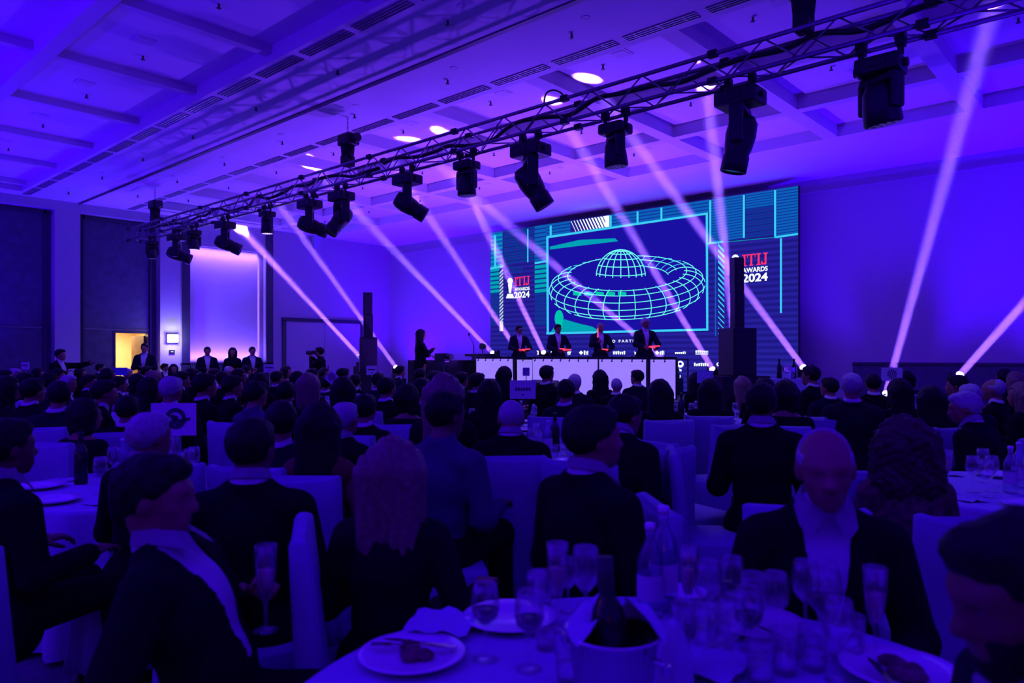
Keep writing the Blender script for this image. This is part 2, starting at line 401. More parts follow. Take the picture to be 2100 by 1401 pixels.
# faint warm lamps on the back wall behind the room's last tables
for (x, y) in ((5.2, -6.3), (-8.0, -6.3)):
    t = thing('wall_lamp', 'dim amber wall lamp on the rear wall, %s' % ('near the side wall' if x > 0 else 'opposite the stage'), 'lamp', (x, YBACK, 1.7))
    MB().box((0, .02, .1), (.14, .04, .24)).build('back_plate', m_steel, t)
    MB().lathe([(.05, 0), (.08, .22), (.075, .22), (.045, 0)], 14, (0, .12, 0)).build('lamp_shade', M_emit('amber_glow', (1, .25, .1), 1.5), t, True)
    l = bpy.data.lights.new('amber_lamp', 'POINT'); l.energy = 9; l.color = (1, .12, .12); l.shadow_soft_size = .1
    o = bpy.data.objects.new('amber_lamp', l); C.objects.link(o); o.location = (x, y+.25, 1.9)

# ------------------------------------------------------------------ stage
SZ = .58
st = thing('stage', 'low black-draped stage platform under the big screen', 'stage', (0, 0, 0))
bx(-16.9, -5.0, 13.15, 16.95, SZ-.06, SZ).build('deck', M('black_stage_deck', (.02, .02, .024), .5, var=.2), st)
sk = MB(); n = 150
rows = []
for z in (SZ-.06, .0):
    rows.append([(-16.9+11.9*i/n, 13.17+.03*math.sin(i*2.1)*(1.0 if z == 0 else .3), z) for i in range(n+1)])
sk.grid(rows); sk.build('skirt', m_stage, st, True)
bx(-16.88, -16.8, 13.2, 16.9, 0, SZ-.06).build('side_panel', m_stage, st); bx(-5.1, -5.02, 13.2, 16.9, 0, SZ-.06).build('side_panel', m_stage, st)

# ------------------------------------------------------------------ LED screen
YS = 16.55
def S(px, py, off=0.0):
    v = at_Y(px, py, YS); return Vector((v.x, YS-off, v.z))
SX0, SX1, SZ1, SZ0 = S(1006, 478).x, S(1637, 382).x, 5.385, .62
scr = thing('led_screen', 'huge LED wall showing a neon wireframe saucer and award logos', 'screen', ((SX0+SX1)/2, YS, SZ0))
def scr_obj(name, mb, mat):
    o = mb.build(name, mat); o.parent = scr; o.location = -scr.location; return o
scr_obj('cabinet', bx(SX0, SX1, YS, YS+.12, SZ0, SZ1), m_black)
def px_quad(mb, pts, off): mb.poly([S(x, y, off) for x, y in pts])
m_bg = bpy.data.materials.new('screen_background'); m_bg.use_nodes = True
nt = m_bg.node_tree; nt.nodes.clear()
out = nt.nodes.new('ShaderNodeOutputMaterial'); em = nt.nodes.new('ShaderNodeEmission'); tc = nt.nodes.new('ShaderNodeTexCoord')
wv = nt.nodes.new('ShaderNodeTexWave'); wv.wave_type = 'BANDS'; wv.bands_direction = 'Z'; wv.inputs['Scale'].default_value = 2.2
rp = nt.nodes.new('ShaderNodeValToRGB'); rp.color_ramp.elements[0].color = (.012, .008, .22, 1); rp.color_ramp.elements[1].color = (.020, .015, .34, 1)
nt.links.new(tc.outputs['Object'], wv.inputs['Vector']); nt.links.new(wv.outputs['Fac'], rp.inputs['Fac'])
nt.links.new(rp.outputs['Color'], em.inputs[0]); nt.links.new(em.outputs[0], out.inputs[0])
disp = MB(); disp.poly([(SX0, YS-.004, SZ0), (SX1, YS-.004, SZ0), (SX1, YS-.004, SZ1), (SX0, YS-.004, SZ1)]); scr_obj('display', disp, m_bg)
e_inner = M_emit('screen_inner', (.010, .005, .36), 1); e_blue = M_emit('screen_blue', (.004, .115, .50), 1); e_dblue = M_emit('screen_deep_blue', (.004, .035, .30), 1)
e_cyan = M_emit('screen_cyan', (.045, .62, .95), 1); e_bright = M_emit('screen_bright', (.16, .95, .85), 1.1)
e_white = M_emit('screen_white', (.85, .95, 1.0), 1.2); e_red = M_emit('screen_red', (.95, .03, .14), 1.1); e_teal = M_emit('screen_teal', (.0, .36, .46), 1); e_green = M_emit('screen_green', (.0, .55, .42), 1)
def lerp(a, b, t): return a+(b-a)*t
def topy(x): return lerp(478, 382, (x-1006)/631.0)
def fry(x): return lerp(487, 438, (x-1121)/331.0)
q = MB()
px_quad(q, [(1125, 490), (1448, 442), (1448, 675), (1126, 683)], .008); scr_obj('picture_field', q, e_inner)
# blue blocks with scan stripes
def block(x0, x1, yf0, yf1, n, mat, dk):
    b = MB(); d = MB()
    for k in range(n):
        ta, tb, te = k/n, (k+.68)/n, (k+1)/n
        f = lambda x, t: lerp(yf0(x), yf1(x), t)
        px_quad(b, [(x0, f(x0, ta)), (x1, f(x1, ta)), (x1, f(x1, tb)), (x0, f(x0, tb))], .010)
        px_quad(d, [(x0, f(x0, tb)), (x1, f(x1, tb)), (x1, f(x1, te)), (x0, f(x0, te))], .010)
    scr_obj('scan_block', b, mat); scr_obj('scan_gap', d, dk)
block(1007, 1031, topy, lambda x: 548-.16*(x-1007), 8, e_blue, e_teal)
block(1097, 1121, topy, lambda x: 540-.16*(x-1097), 9, e_blue, e_dblue)
block(1033, 1097, topy, lambda x: 545-.16*(x-1033), 12, e_dblue, m_bg)
block(1121, 1170, topy, fry, 4, e_blue, e_dblue); block(1251, 1308, topy, fry, 4, e_blue, e_dblue)
block(1308, 1357, topy, fry, 4, e_blue, e_dblue); block(1357, 1412, topy, fry, 4, e_blue, e_dblue)
block(1412, 1456, topy, fry, 4, e_blue, e_dblue)
block(1459, 1526, topy, lambda x: 499-.15*(x-1459), 16, e_blue, e_dblue)
block(1592, 1637, topy, lambda x: 487-.15*(x-1592), 16, e_blue, e_dblue)
block(1529, 1590, topy, lambda x: 430-.15*(x-1529), 6, e_blue, e_dblue)
block(1529, 1590, lambda x: 430-.15*(x-1529), lambda x: 492-.15*(x-1529), 10, e_dblue, m_bg)
block(1006, 1024, lambda x: 552-.13*(x-1006), lambda x: 604-.1*(x-1006), 6, e_teal, e_dblue)
block(1097, 1121, lambda x: 545-.13*(x-1097), lambda x: 604-.1*(x-1097), 6, e_teal, e_dblue)
block(1006, 1024, lambda x: 604-.1*(x-1006), lambda x: 668, 14, e_dblue, m_bg)
block(1097, 1121, lambda x: 604-.1*(x-1097), lambda x: 668, 14, e_dblue, m_bg)
def line(name, x0, y0, x1, y1, wd, mat, off=.014):
    b = MB(); dx, dy = x1-x0, y1-y0
    if abs(dx) > abs(dy): pts = [(x0, y0-wd/2), (x1, y1-wd/2), (x1, y1+wd/2), (x0, y0+wd/2)]
    else: pts = [(x0-wd/2, y0), (x0+wd/2, y0), (x1+wd/2, y1), (x1-wd/2, y1)]
    px_quad(b, pts, off); return scr_obj(name, b, mat)
for (x0, y0, x1, y1) in ((1121, 487, 1452, 438), (1121, 684, 1453, 676)): line('frame_line', x0, y0, x1, y1, 4.5, e_cyan)
for (x0, y0, x1, y1) in ((1123, 487, 1124, 686), (1450, 437, 1451, 678)): line('frame_line', x0, y0, x1, y1, 4.5, e_cyan)
for (x, y0, y1) in ((1016, 482, 548), (1083, 470, 538), (1130, 463, 486), (1253, 442, 466), (1308, 434, 458), (1357, 426, 450), (1457, 411, 497), (1526, 400, 488), (1590, 390, 487), (1602, 489, 642), (1468, 505, 690)):
    line('neon_line', x, y0, x, y1, 4 if x not in (1468, 1083) else 2.5, e_cyan if x != 1468 else e_blue)
for (x0, y0, x1, y1) in ((1006, 551, 1033, 546), (1097, 540, 1122, 536), (1450, 500, 1484, 496), (1590, 487, 1637, 480), (1486, 497, 1590, 487)):
    line('neon_line', x0, y0, x1, y1, 4 if x0 != 1486 else 1.3, e_cyan if x0 != 1486 else e_teal)
# hatched strips
h1 = MB()
for k in range(13):
    a = 1173+k*6.0; wdt = 1.2+k*.33
    px_quad(h1, [(a-2, topy(a)+1), (a-2+wdt, topy(a)+1), (min(1250, a+8+wdt), fry(a+8)-3), (min(1250, a+8), fry(a+8)-3)], .014)
px_quad(h1, [(1242, topy(1242)+1), (1250, topy(1250)+1), (1250, fry(1250)-3), (1242, fry(1242)-3)], .015)
scr_obj('hatch_strip', h1, e_white)
h2 = MB(); y = 551
while y < 672:
    px_quad(h2, [(1025, y+8), (1032.5, y), (1032.5, y+4), (1025, y+12)], .014); y += 7.2
px_quad(h2, [(1025.5, 660), (1032.5, 659), (1032.5, 679), (1025.5, 679.5)], .015); scr_obj('hatch_strip', h2, M_emit('screen_pale', (.5, .62, .75), 1))
h3 = MB(); y = 499
while y < 690:
    g = max(.35, 1-(y-499)/260.0)
    px_quad(h3, [(1473, y), (1486, y+14), (1486, y+14+6*g), (1473, y+6*g)], .014); y += 11.5
scr_obj('hatch_strip', h3, e_cyan)
h4 = MB()
for k in range(6): px_quad(h4, [(1037+k*6, 560), (1040+k*6, 546), (1043+k*6, 546), (1040+k*6, 560)], .013)
scr_obj('hatch_strip', h4, e_dblue)
# wireframe saucer, ribbons on the screen plane
def ribbons(name, lines, wd, mat, off):
    b = MB()
    for pts in lines:
        for (x0, y0), (x1, y1) in zip(pts[:-1], pts[1:]):
            L = math.hypot(x1-x0, y1-y0)
            if L < 1e-6: continue
            nx, ny = -(y1-y0)/L*wd/2, (x1-x0)/L*wd/2; ex, ey = (x1-x0)/L*.3, (y1-y0)/L*.3
            px_quad(b, [(x0+nx-ex, y0+ny-ey), (x1+nx+ex, y1+ny+ey), (x1-nx+ex, y1-ny+ey), (x0-nx-ex, y0-ny-ey)], off)
    return scr_obj(name, b, mat)
TR, TA, TB, CT, STL = 117.0, 43.0, 31.0, .95, .29
def tor(th, ph):
    rr = TR+TA*math.cos(ph); zz = TB*math.sin(ph)
    x = 1287+rr*math.cos(th); y = 590-zz*CT+rr*math.sin(th)*STL-(x-1287)*.045
    nx, ny, nz = math.cos(ph)*math.cos(th)/TA, math.cos(ph)*math.sin(th)/TA, math.sin(ph)/TB
    vis = ny*CT+nz*STL      # viewer looks from +y (front, towards larger py) and above
    keep = math.cos(ph) > -.15 or (math.cos(th) > .12 and math.sin(th) < -.12 and math.cos(ph) > -.75 and math.sin(ph) > -.1)
    return (x, y), vis, keep
def vis_split(seq):
    out = []; cur = []
    for p, v, keep in seq:
        ok = v > 0 and keep
        if ok and abs(p[0]-1274) < 50-max(0, (555-p[1]))*.6 and p[1] < 568 and p[1] > 510: ok = False
        if ok: cur.append(p)
        else:
            if len(cur) > 1: out.append(cur)
            cur = []
    if len(cur) > 1: out.append(cur)
    return out
bright, thin = [], []
for i in range(30):
    th = 2*math.pi*i/30
    s_ = vis_split([tor(th, 2*math.pi*k/40) for k in range(41)])
    (bright if math.sin(th) > -.35 else thin).extend(s_)
for j in range(13):
    ph = 2*math.pi*j/13
    seq = [tor(2*math.pi*k/90, ph) for k in range(91)]
    bright.extend(vis_split(seq))
ribbons('saucer_wireframe', bright, 1.5, e_bright, .018); ribbons('saucer_wireframe', thin, 1.1, e_cyan, .017)
dome = []
for k in range(-4, 5):
    a = k/4.6
    dome.append([(1274+51*math.sin(a*1.5)*math.cos(u)*1.02, 512+(1-math.sin(u))*52+6*math.cos(a*1.5)*math.cos(u)) for u in [math.pi/2*(1-i/10) for i in range(11)]])
for u in (.08, .42, .75, 1.05, 1.28):
    dome.append([(1274+51*math.sin(a)*math.cos(u), 512+(1-math.sin(u))*52+6*math.cos(a)*math.cos(u)) for a in [-1.5+3.0*i/16 for i in range(17)]])
ribbons('dome_wireframe', dome, 1.7, e_bright, .02)
gs = MB()
for k in range(5):
    x = 1176+k*23
    (a, b, c, d) = ((x, 598), (x+17, 599.5), (x+17, 607), (x, 605.5)); px_quad(gs, [a, b, c, d], .016)
scr_obj('lit_window', gs, e_green)
gb = MB()
for (cx, cy, rx, ry) in ((1147, 653, 9, 17), (1147, 668, 7, 14)):
    gb.poly([S(cx+rx*math.cos(t_*math.pi/10), cy+ry*math.sin(t_*math.pi/10), .012) for t_ in range(20)])
scr_obj('green_glow', gb, e_green)
gb = MB(); px_quad(gb, [(1158, 655), (1185, 663), (1215, 670), (1230, 679), (1130, 681), (1136, 672)], .0115); scr_obj('teal_haze_graphic', gb, e_teal); gb = MB(); px_quad(gb, [(1128, 506), (1190, 492), (1262, 489), (1268, 495), (1200, 503), (1128, 512)], .0115)
scr_obj('teal_haze_graphic', gb, e_teal)
# lettering
def text(name, s, x0, x1, ytop, ybot, mat, off=.02, sp=1.0, bold=.0):
    cu = bpy.data.curves.new(name, 'FONT'); cu.body = s; cu.space_character = sp; cu.offset = bold
    o = bpy.data.objects.new(name, cu); C.objects.link(o)
    dg = bpy.context.evaluated_depsgraph_get(); dg.update()
    me = bpy.data.meshes.new_from_object(o.evaluated_get(dg)); bpy.data.objects.remove(o)
    co = np.array([v.co[:] for v in me.vertices]); mn, mx = co.min(0), co.max(0)
    for v in me.vertices:
        u = (v.co.x-mn[0])/(mx[0]-mn[0]); t_ = (v.co.y-mn[1])/(mx[1]-mn[1])
        x = lerp(x0, x1, u); sl_ = -(730-(ytop+ybot)/2)/1850.0
        v.co = S(x, lerp(ybot, ytop, t_)+sl_*(x-(x0+x1)/2), off)
    me.materials.clear(); me.materials.append(mat)
    o = link(name, me); o.parent = scr; o.location = -scr.location; return o
def itij(x0, x1, y0, y1, k):      # red serif letters I T I J
    b = MB(); w_ = (x1-x0); cs = [(0, .17), (.19, .33), (.56, .17), (.74, .26)]
    for ch, (u, wu) in zip('ITIJ', cs):
        a, c = x0+u*w_, x0+(u+wu)*w_; m = (a+c)/2; stw = w_*.075
        def R(xa, xb, ya, yb): px_quad(b, [(xa, y0+(y1-y0)*ya-.1*(xa-x0)), (xb, y0+(y1-y0)*ya-.1*(xb-x0)), (xb, y0+(y1-y0)*yb-.1*(xb-x0)), (xa, y0+(y1-y0)*yb-.1*(xa-x0))], .02)
        if ch == 'I': R(a, c, 0, .1); R(a, c, .9, 1); R(m-stw/2, m+stw/2, .1, .9)
        if ch == 'T': R(a, c, 0, .1); R(a, a+w_*.03, .1, .3); R(c-w_*.03, c, .1, .3); R(m-stw/2, m+stw/2, .1, .9); R(m-stw, m+stw, .9, 1)
        if ch == 'J': R(a+w_*.08, c, 0, .1); R(c-w_*.12, c-w_*.045, .1, .86); R(a+w_*.02, c-w_*.05, .86, 1); R(a, a+w_*.06, .7, .9)
    return scr_obj('logo_lettering', b, e_red)
itij(1056, 1087, 569, 587, 1); text('logo_lettering', 'AWARDS', 1056, 1087, 589, 596, e_white, bold=.03); text('logo_lettering', '2024', 1055, 1087, 598, 611, e_white, bold=.03)
itij(1523, 1575, 523, 547, 1); text('logo_lettering', 'AWARDS', 1523, 1575, 548, 558, e_white, bold=.03); text('logo_lettering', '2024', 1523, 1575, 561, 578, e_white, bold=.03)
def trophy(cx, y0, y1):
    b = MB(); h = y1-y0
    b.poly([S(cx+.13*h*math.cos(t_*math.pi/8), y0+.15*h+.15*h*math.sin(t_*math.pi/8), .02) for t_ in range(16)])
    px_quad(b, [(cx-.1*h, y0+.3*h), (cx+.1*h, y0+.3*h), (cx+.05*h, y0+.75*h), (cx-.05*h, y0+.75*h)], .021)
    px_quad(b, [(cx-.13*h, y0+.78*h), (cx+.13*h, y0+.78*h), (cx+.2*h, y1), (cx-.2*h, y1)], .021); scr_obj('trophy_emblem', b, e_white)
trophy(1047, 570, 612); trophy(1509, 522, 580)
text('sponsor_heading', 'PROUD PARTNERS', 1226, 1324, 697, 702.5, e_white, sp=1.5, bold=.02)
rl = random.Random(3)
def mark(x0, x1, y0, y1, kind):
    b = MB()
    if kind == 'bar':
        x = x0
        while x < x1-1:
            w_ = rl.uniform(2.2, 4.2); t_ = rl.uniform(0, .35)
            px_quad(b, [(x, lerp(y0, y1, t_)), (min(x1, x+w_), lerp(y0, y1, t_*.6)), (min(x1, x+w_*.8), y1), (x+.3, y1)], .02); x += w_+.7
    if kind == 'under':
        mark(x0, x1, y0, y1-3, 'bar'); px_quad(b, [(x0, y1-1.6), (x1, y1-1.6), (x1, y1), (x0, y1)], .02)
    if kind == 'round':
        cx, cy, r = (x0+x1)/2, (y0+y1)/2, (x1-x0)/2
        P = [S(cx+r*math.cos(t_*math.pi/10), cy+r*math.sin(t_*math.pi/10), .02) for t_ in range(20)]; Q = [S(cx+.45*r*math.cos(t_*math.pi/10), cy-.1*r+.4*r*math.sin(t_*math.pi/10), .02) for t_ in range(20)]
        for i in range(20): b.poly([P[i], P[(i+1) % 20], Q[(i+1) % 20], Q[i]])
    if kind == 'vee':
        for (a, c) in ((x0, x0+3), (x0+4, x0+1.5), (x0+4, x0+6), (x1, x0+5)): px_quad(b, [(a, y0), (a+1.6, y0), (c+1.6, y1), (c, y1)], .02)
    if kind == 'dia':
        cx, cy = x0+4.5, (y0+y1)/2
        px_quad(b, [(cx, y0), (cx+4.5, cy), (cx, y1), (cx-4.5, cy)], .02); mark(x0+10, x1, y0, y1, 'bar')
    if kind == 'blob':
        px_quad(b, [(x0, y0), (lerp(x0, x1, .6), y0+1), (x1, lerp(y0, y1, .5)), (lerp(x0, x1, .8), y1), (x0+1, y1-1), (lerp(x0, x1, .3), lerp(y0, y1, .5))], .02)
    if len(b.bm.verts): scr_obj('sponsor_mark', b, e_white)
    else: b.bm.free()
for a in ((1101, 1111, 719, 728, 'blob'), (1127, 1133, 719, 728, 'bar'), (1163, 1171, 720, 728, 'vee'), (1188, 1207, 719, 728, 'dia'), (1258, 1283, 720, 727, 'bar'), (1301, 1306, 721, 728, 'blob'),
          (1344, 1363, 719, 728, 'dia'), (1385, 1407, 721, 726, 'bar'), (1427, 1453, 718, 727, 'under'), (1476, 1487, 717, 730, 'blob'), (1389, 1403, 740, 754, 'round'), (1424, 1455, 744, 751, 'bar'),
          (1470, 1478, 743, 752, 'round'), (1480, 1487, 744, 751, 'bar'), (1389, 1397, 766, 776, 'blob'), (1393, 1399, 756, 762, 'blob')): mark(*a)
# ------------------------------------------------------------------ lighting truss
YT, ZT, TW = 7.35, 4.60, .145
XT0, XT1 = -19.6, -.35
tr = thing('lighting_truss', 'long aluminium box truss hung across the hall, carrying moving lights', 'truss', ((XT0+XT1)/2, YT, ZT-TW))
def tr_obj(name, me): o = link(name, me, tr); o.location = -tr.location; return o
for (sy, sz) in ((-1, -1), (-1, 1), (1, -1), (1, 1)):
    tr_obj('chord', MB().tube((XT0, YT+sy*TW, ZT+sz*TW), (XT1, YT+sy*TW, ZT+sz*TW), .025, n=8).mesh('chord', m_alu, True))
brace = {}
def brace_obj(a, b):
    a = Vector(a); b = Vector(b)
    key = tuple(round(c, 4) for c in (b-a))
    if key not in brace: brace[key] = MB().tube((0, 0, 0), b-a, .010, n=5).mesh('brace', m_alu, True)
    o = link('brace', brace[key], tr); o.location = a-tr.location
pit = .36; nb_ = int((XT1-XT0)/pit)
for i in range(nb_):
    x0 = XT0+i*pit; x1 = x0+pit; u = 1 if i % 2 else -1
    brace_obj((x0, YT-TW, ZT-u*TW), (x1, YT-TW, ZT+u*TW)); brace_obj((x0, YT+TW, ZT+u*TW), (x1, YT+TW, ZT-u*TW))
    brace_obj((x0, YT-u*TW, ZT-TW), (x1, YT+u*TW, ZT-TW))
for xx in [XT0+2.0*i for i in range(11)]:
    if xx < XT1:
        for sy in (-1, 1):
            for sz in (-1, 1): tr_obj('connector', MB().box((xx, YT+sy*TW, ZT+sz*TW), (.1, .07, .07)).mesh('connector', m_black))
# cables lying in the truss
rc = random.Random(5)
def cable(name, label, pts, rad=.012, mat=None, parent=None):
    P = [Vector(p_) for p_ in pts]; Q = []
    for i in range(len(P)-1):
        a, b_, c_, d_ = P[max(0, i-1)], P[i], P[i+1], P[min(len(P)-1, i+2)]
        for k in range(5):
            t = k/5; Q.append(.5*((2*b_)+(c_-a)*t+(2*a-5*b_+4*c_-d_)*t*t+(3*b_-a-3*c_+d_)*t*t*t))
    Q.append(P[-1]); m_ = MB(); rings = []
    for i, q in enumerate(Q):
        dv = (Q[min(i+1, len(Q)-1)]-Q[max(0, i-1)]).normalized(); qt = dv.to_track_quat('Z', 'Y')
        rings.append([m_.bm.verts.new(q+qt @ Vector((rad*math.cos(k*1.0472), rad*math.sin(k*1.0472), 0))) for k in range(6)])
    for r0, r1 in zip(rings[:-1], rings[1:]):
        for k in range(6): m_.bm.faces.new((r0[k], r0[(k+1) % 6], r1[(k+1) % 6], r1[k]))
    o = m_.build(name, mat or m_black, None, True)
    if parent is not None: o.parent = parent
    elif label: tag(o, label, 'cable')
    return o
for k, (lo, hi, lab) in enumerate(((-19, -9.5, 'thick black power cable draped along the far half of the truss'), (-9.4, -1.0, 'thick black power cable draped along the near half of the truss'))):
    cable('power_cable', lab, [(lo+(hi-lo)*i/22, YT+.02+rc.uniform(-.07, .07), ZT-TW+.10+rc.uniform(0, .13)) for i in range(23)], .03)
cable('cable_loop', 'black cable loop standing up above the truss', [at_Y(1115, 215, YT), at_Y(1120, 192, YT), at_Y(1136, 185, YT), at_Y(1152, 192, YT), at_Y(1158, 206, YT)], .012)

def xt(px): x, y = ray(px); return YT*x/y
# chain hoists
def hoist(px, label):
    t = thing('chain_hoist', label, 'hoist', (xt(px), YT, ZT+TW), 0, 'chain hoists lifting the truss')
    MB().box((0, 0, .10), (.16, .2, .18), bev=.02).build('hook_block', m_black, t)
    MB().box((.02, 0, .46), (.34, .24, .20), bev=.04).build('motor', m_plastic, t)
    MB().tube((.22, 0, .46), (.30, 0, .46), .09, .07, 12).build('end_cap', m_plastic, t)
    MB().lathe([(.0, .14), (.10, .14), (.12, .36), (0, .36)], 14).build('chain_bag', m_stage, t, True)
    ch = MB()
    for k in range(9): ch.tube((0, 0, .54+.04*k), (0, 0, .585+.04*k), .016 if k % 2 else .010, n=6)
    ch.build('chain', m_steel, t); MB().tube((0, 0, .86), (0, 0, CEIL-ZT-TW), .03, .02).build('ceiling_anchor', m_black, t)
hoist(318, 'chain hoist on the truss end beside the dark timber bay')
hoist(713, 'chain hoist over the middle of the truss, hooked to the ceiling')
hoist(1648, 'chain hoist above the truss between two moving lights close to its open end')

# moving lights hanging from the truss
def rounded(mb, c, s, bev=.03, rot=None): return mb.box(c, s, rot=rot, bev=bev)
def clamp_me():
    return MB().tube((0, 0, .0), (0, 0, .10), .02).box((0, 0, .08), (.05, .08, .05)).tube((-.03, 0, .115), (.03, 0, .115), .04, n=10).mesh('clamp', m_black)
def base_me(w_, d_, h):
    m = MB(); rounded(m, (0, 0, -h/2), (w_, d_, h), .03); m.box((0, -d_/2-.004, -h/2), (.12, .01, h*.4)); 
    for s in (-1, 1): m.tube((s*w_*.48, 0, -h/2), (s*(w_*.5+.025), 0, -h/2), .03)
    return m.mesh('base', m_plastic)
def yoke_me(w_, l_, th, d_):
    m = MB(); rounded(m, (0, 0, -.03), (w_+.02, d_*1.1, .06), .02)
    for s in (-1, 1): rounded(m, (s*w_/2, 0, -l_/2-.02), (th, d_, l_), .02)
    return m.mesh('yoke', m_plastic)
clamp_m = clamp_me(); base_s = base_me(.42, .30, .15); base_w = base_me(.28, .24, .11)
yoke_s = yoke_me(.36, .36, .07, .13); yoke_w = yoke_me(.25, .22, .045, .10)
def head_spot():
    return MB().lathe([(0, .20), (.10, .20), (.135, .14), (.145, .02), (.13, -.10), (.115, -.16), (.125, -.18), (.125, -.33), (.112, -.335), (.105, -.32), (0, -.32)], 20).mesh('lamp_head', m_plastic, True)
def head_wash():
    m = MB().lathe([(0, .14), (.07, .14), (.10, .08), (.115, -.02), (.12, -.12), (.11, -.13), (0, -.125)], 18)
    return m.mesh('lamp_head', m_plastic, True)
hs, hw = head_spot(), head_wash()
lens_dark = MB().lathe([(0, -.321), (.10, -.321)], 18).mesh('lens', M('dark_lens', (.02, .02, .05), .05, var=.1))
def led_me(mat):
    m = MB(); m.lathe([(0, -.131), (.016, -.133)], 8)
    for k in range(6): m.lathe([(0, -.133), (.017, -.133)], 8, (.042*math.cos(k*math.pi/3), .042*math.sin(k*math.pi/3), 0))
    for k in range(12): m.lathe([(0, -.133), (.015, -.133)], 8, (.085*math.cos(k*math.pi/6), .085*math.sin(k*math.pi/6), 0))
    return m.mesh('led_lens', mat)
led_on = led_me(M_emit('led_glow', (.55, .4, 1.0), 3.0)); led_dim = led_me(M_emit('led_dim', (.10, .05, .6), .5))
def moving_light(px, kind, aim, lit, label, scale=1.0):
    X = xt(px); bz = ZT-TW-.115*scale
    t = thing('moving_light', label, 'stage light', (X, YT, bz), 0, 'moving lights hung under the truss')
    t.scale = (scale,)*3
    link('clamp', clamp_m, t, (-.12, 0, 0)); link('clamp', clamp_m, t, (.12, 0, 0)); link('base', base_s if kind == 's' else base_w, t)
    d = (Vector(aim)-Vector((X, YT, bz-.4))).normalized()
    pan = math.atan2(d.y, d.x)-math.pi/2; tilt = math.acos(max(-1, min(1, -d.z)))
    h = .15 if kind == 's' else .11; l_ = .30 if kind == 's' else .19
    y = link('yoke', yoke_s if kind == 's' else yoke_w, t, (0, 0, -h)); y.rotation_euler = (0, 0, pan)
    hd = link('lamp_head', hs if kind == 's' else hw, t, (0, 0, -h-l_))
    hd.rotation_euler = (Matrix.Rotation(pan, 3, 'Z') @ Matrix.Rotation(tilt, 3, 'X')).to_euler()
    link('lens', lens_dark if kind == 's' else (led_on if lit else led_dim), hd)
    if kind == 'w':
        lz = Vector((X, YT, bz-(h+l_)*scale)); spot('wash_lamp', lz+d*.16*scale, lz+d*3, 130 if lit else 60, (.20, .12, 1.0), 150, .5, .09)
    return t
ML = [(312, 'w', (0, 0, -9), 0, 'small LED wash light at the truss end under the first chain hoist'),
      (362, 's', (3, 5, -3), 0, 'dark spot light with tilted barrel beside the end wash light'),
      (398, 'w', (0, 0, -9), 1, 'small LED wash light with glowing face above the bright wall niche edge'),
      (462, 's', (3, 4.5, -3), 0, 'dark spot light with tilted barrel in front of the bright wall niche'),
      (548, 'w', (0, .2, -9), 1, 'LED wash light with brightly glowing lens cluster beside the niche'),
      (635, 's', (3.4, 4.5, -2.6), 0, 'spot light tilted sideways over the closed double door'),
      (700, 's', (-.6, -3.0, -4.5), 0, 'spot light turned towards the audience under the middle chain hoist'),
      (835, 's', (2.8, 3.6, -3.4), 0, 'spot light with long barrel tilted, between the middle hoist and a small wash light'),
      (957, 'w', (0, .3, -9), 0, 'small dark LED wash light over the screen edge with a cable loop'),
      (1088, 's', (1.4, 1.6, -4), 0, 'large dark spot light hanging in front of the screen top'),
      (1262, 'w', (.4, .6, -9), 0, 'dark LED wash light hanging alone above the screen middle'),
      (1518, 's', (-.9, -.2, -5), 0, 'large spot light beside the brightest ceiling glow'),
      (1806, 'w', (.6, 1.2, -7), 0, 'big LED wash light at the open end of the truss')]
for (px, k, dv, lit, lab) in ML:
    X = xt(px); sc_ = {1806: 1.42, 1262: 1.2, 957: 1.15, 1088: 1.12, 1518: 1.1}.get(px, 1.0)
    moving_light(px, k, (X+dv[0], YT+dv[1], ZT+dv[2]), lit, lab, sc_)
for px in (1262, 957, 548, 462):
    X = xt(px)
    cable('light_cable', 'thin black cable looping from the truss to the light %s' % {1262: 'above the screen middle', 957: 'over the screen edge', 548: 'with the brightest lens cluster', 462: 'in front of the bright niche'}[px],
          [(X+.05, YT-.1, ZT-TW), (X+.25, YT-.12, ZT-TW-.12), (X+.18, YT-.1, ZT-TW-.26), (X+.1, YT-.05, ZT-TW-.2)], .010)

# ------------------------------------------------------------------ beam lights on the stage floor, their lamps and their haze
SRC = [  # source px, source py, hit on the ceiling px, py
    (1513, 768, 1450, 180), (1465, 764, 1155, 243), (1652, 760, 1235, 200), (1117, 728, 918, 303), (1378, 752, 870, 313), (1064, 724, 800, 325),
    (1014, 728, 645, 345), (815, 758, 555, 395), (742, 734, 482, 455), (775, 774, 500, 470), (1815, 815, 2040, 0), (1962, 776, 2838, -200)]
BEAM_COL = (.23, .085, 1.0); BEAM_W = 68.0; BEAM_DENS = .030
m_haze = bpy.data.materials.new('stage_haze'); m_haze.use_nodes = True
nt = m_haze.node_tree; nt.nodes.clear(); out = nt.nodes.new('ShaderNodeOutputMaterial'); vs = nt.nodes.new('ShaderNodeVolumeScatter')
vs.inputs['Color'].default_value = (1, 1, 1, 1); vs.inputs['Density'].default_value = BEAM_DENS; vs.inputs['Anisotropy'].default_value = 0.0
nt.links.new(vs.outputs[0], out.inputs['Volume'])
try: m_haze.cycles.volume_sampling = 'EQUIANGULAR'
except Exception as e: print(e)
bb = MB(); rounded(bb, (0, 0, .07), (.30, .26, .14), .02); bbase = bb.mesh('base', m_plastic)
by = MB()
for s in (-1, 1): rounded(by, (s*.14, 0, .27), (.05, .11, .30), .015)
rounded(by, (0, 0, .145), (.33, .11, .03), .01)
byoke = by.mesh('yoke', m_plastic)
bhead = MB().lathe([(0, -.15), (.08, -.15), (.11, -.06), (.11, .06), (.095, .14), (.085, .15), (.07, .14), (0, .14)], 18).mesh('lamp_head', m_plastic, True)
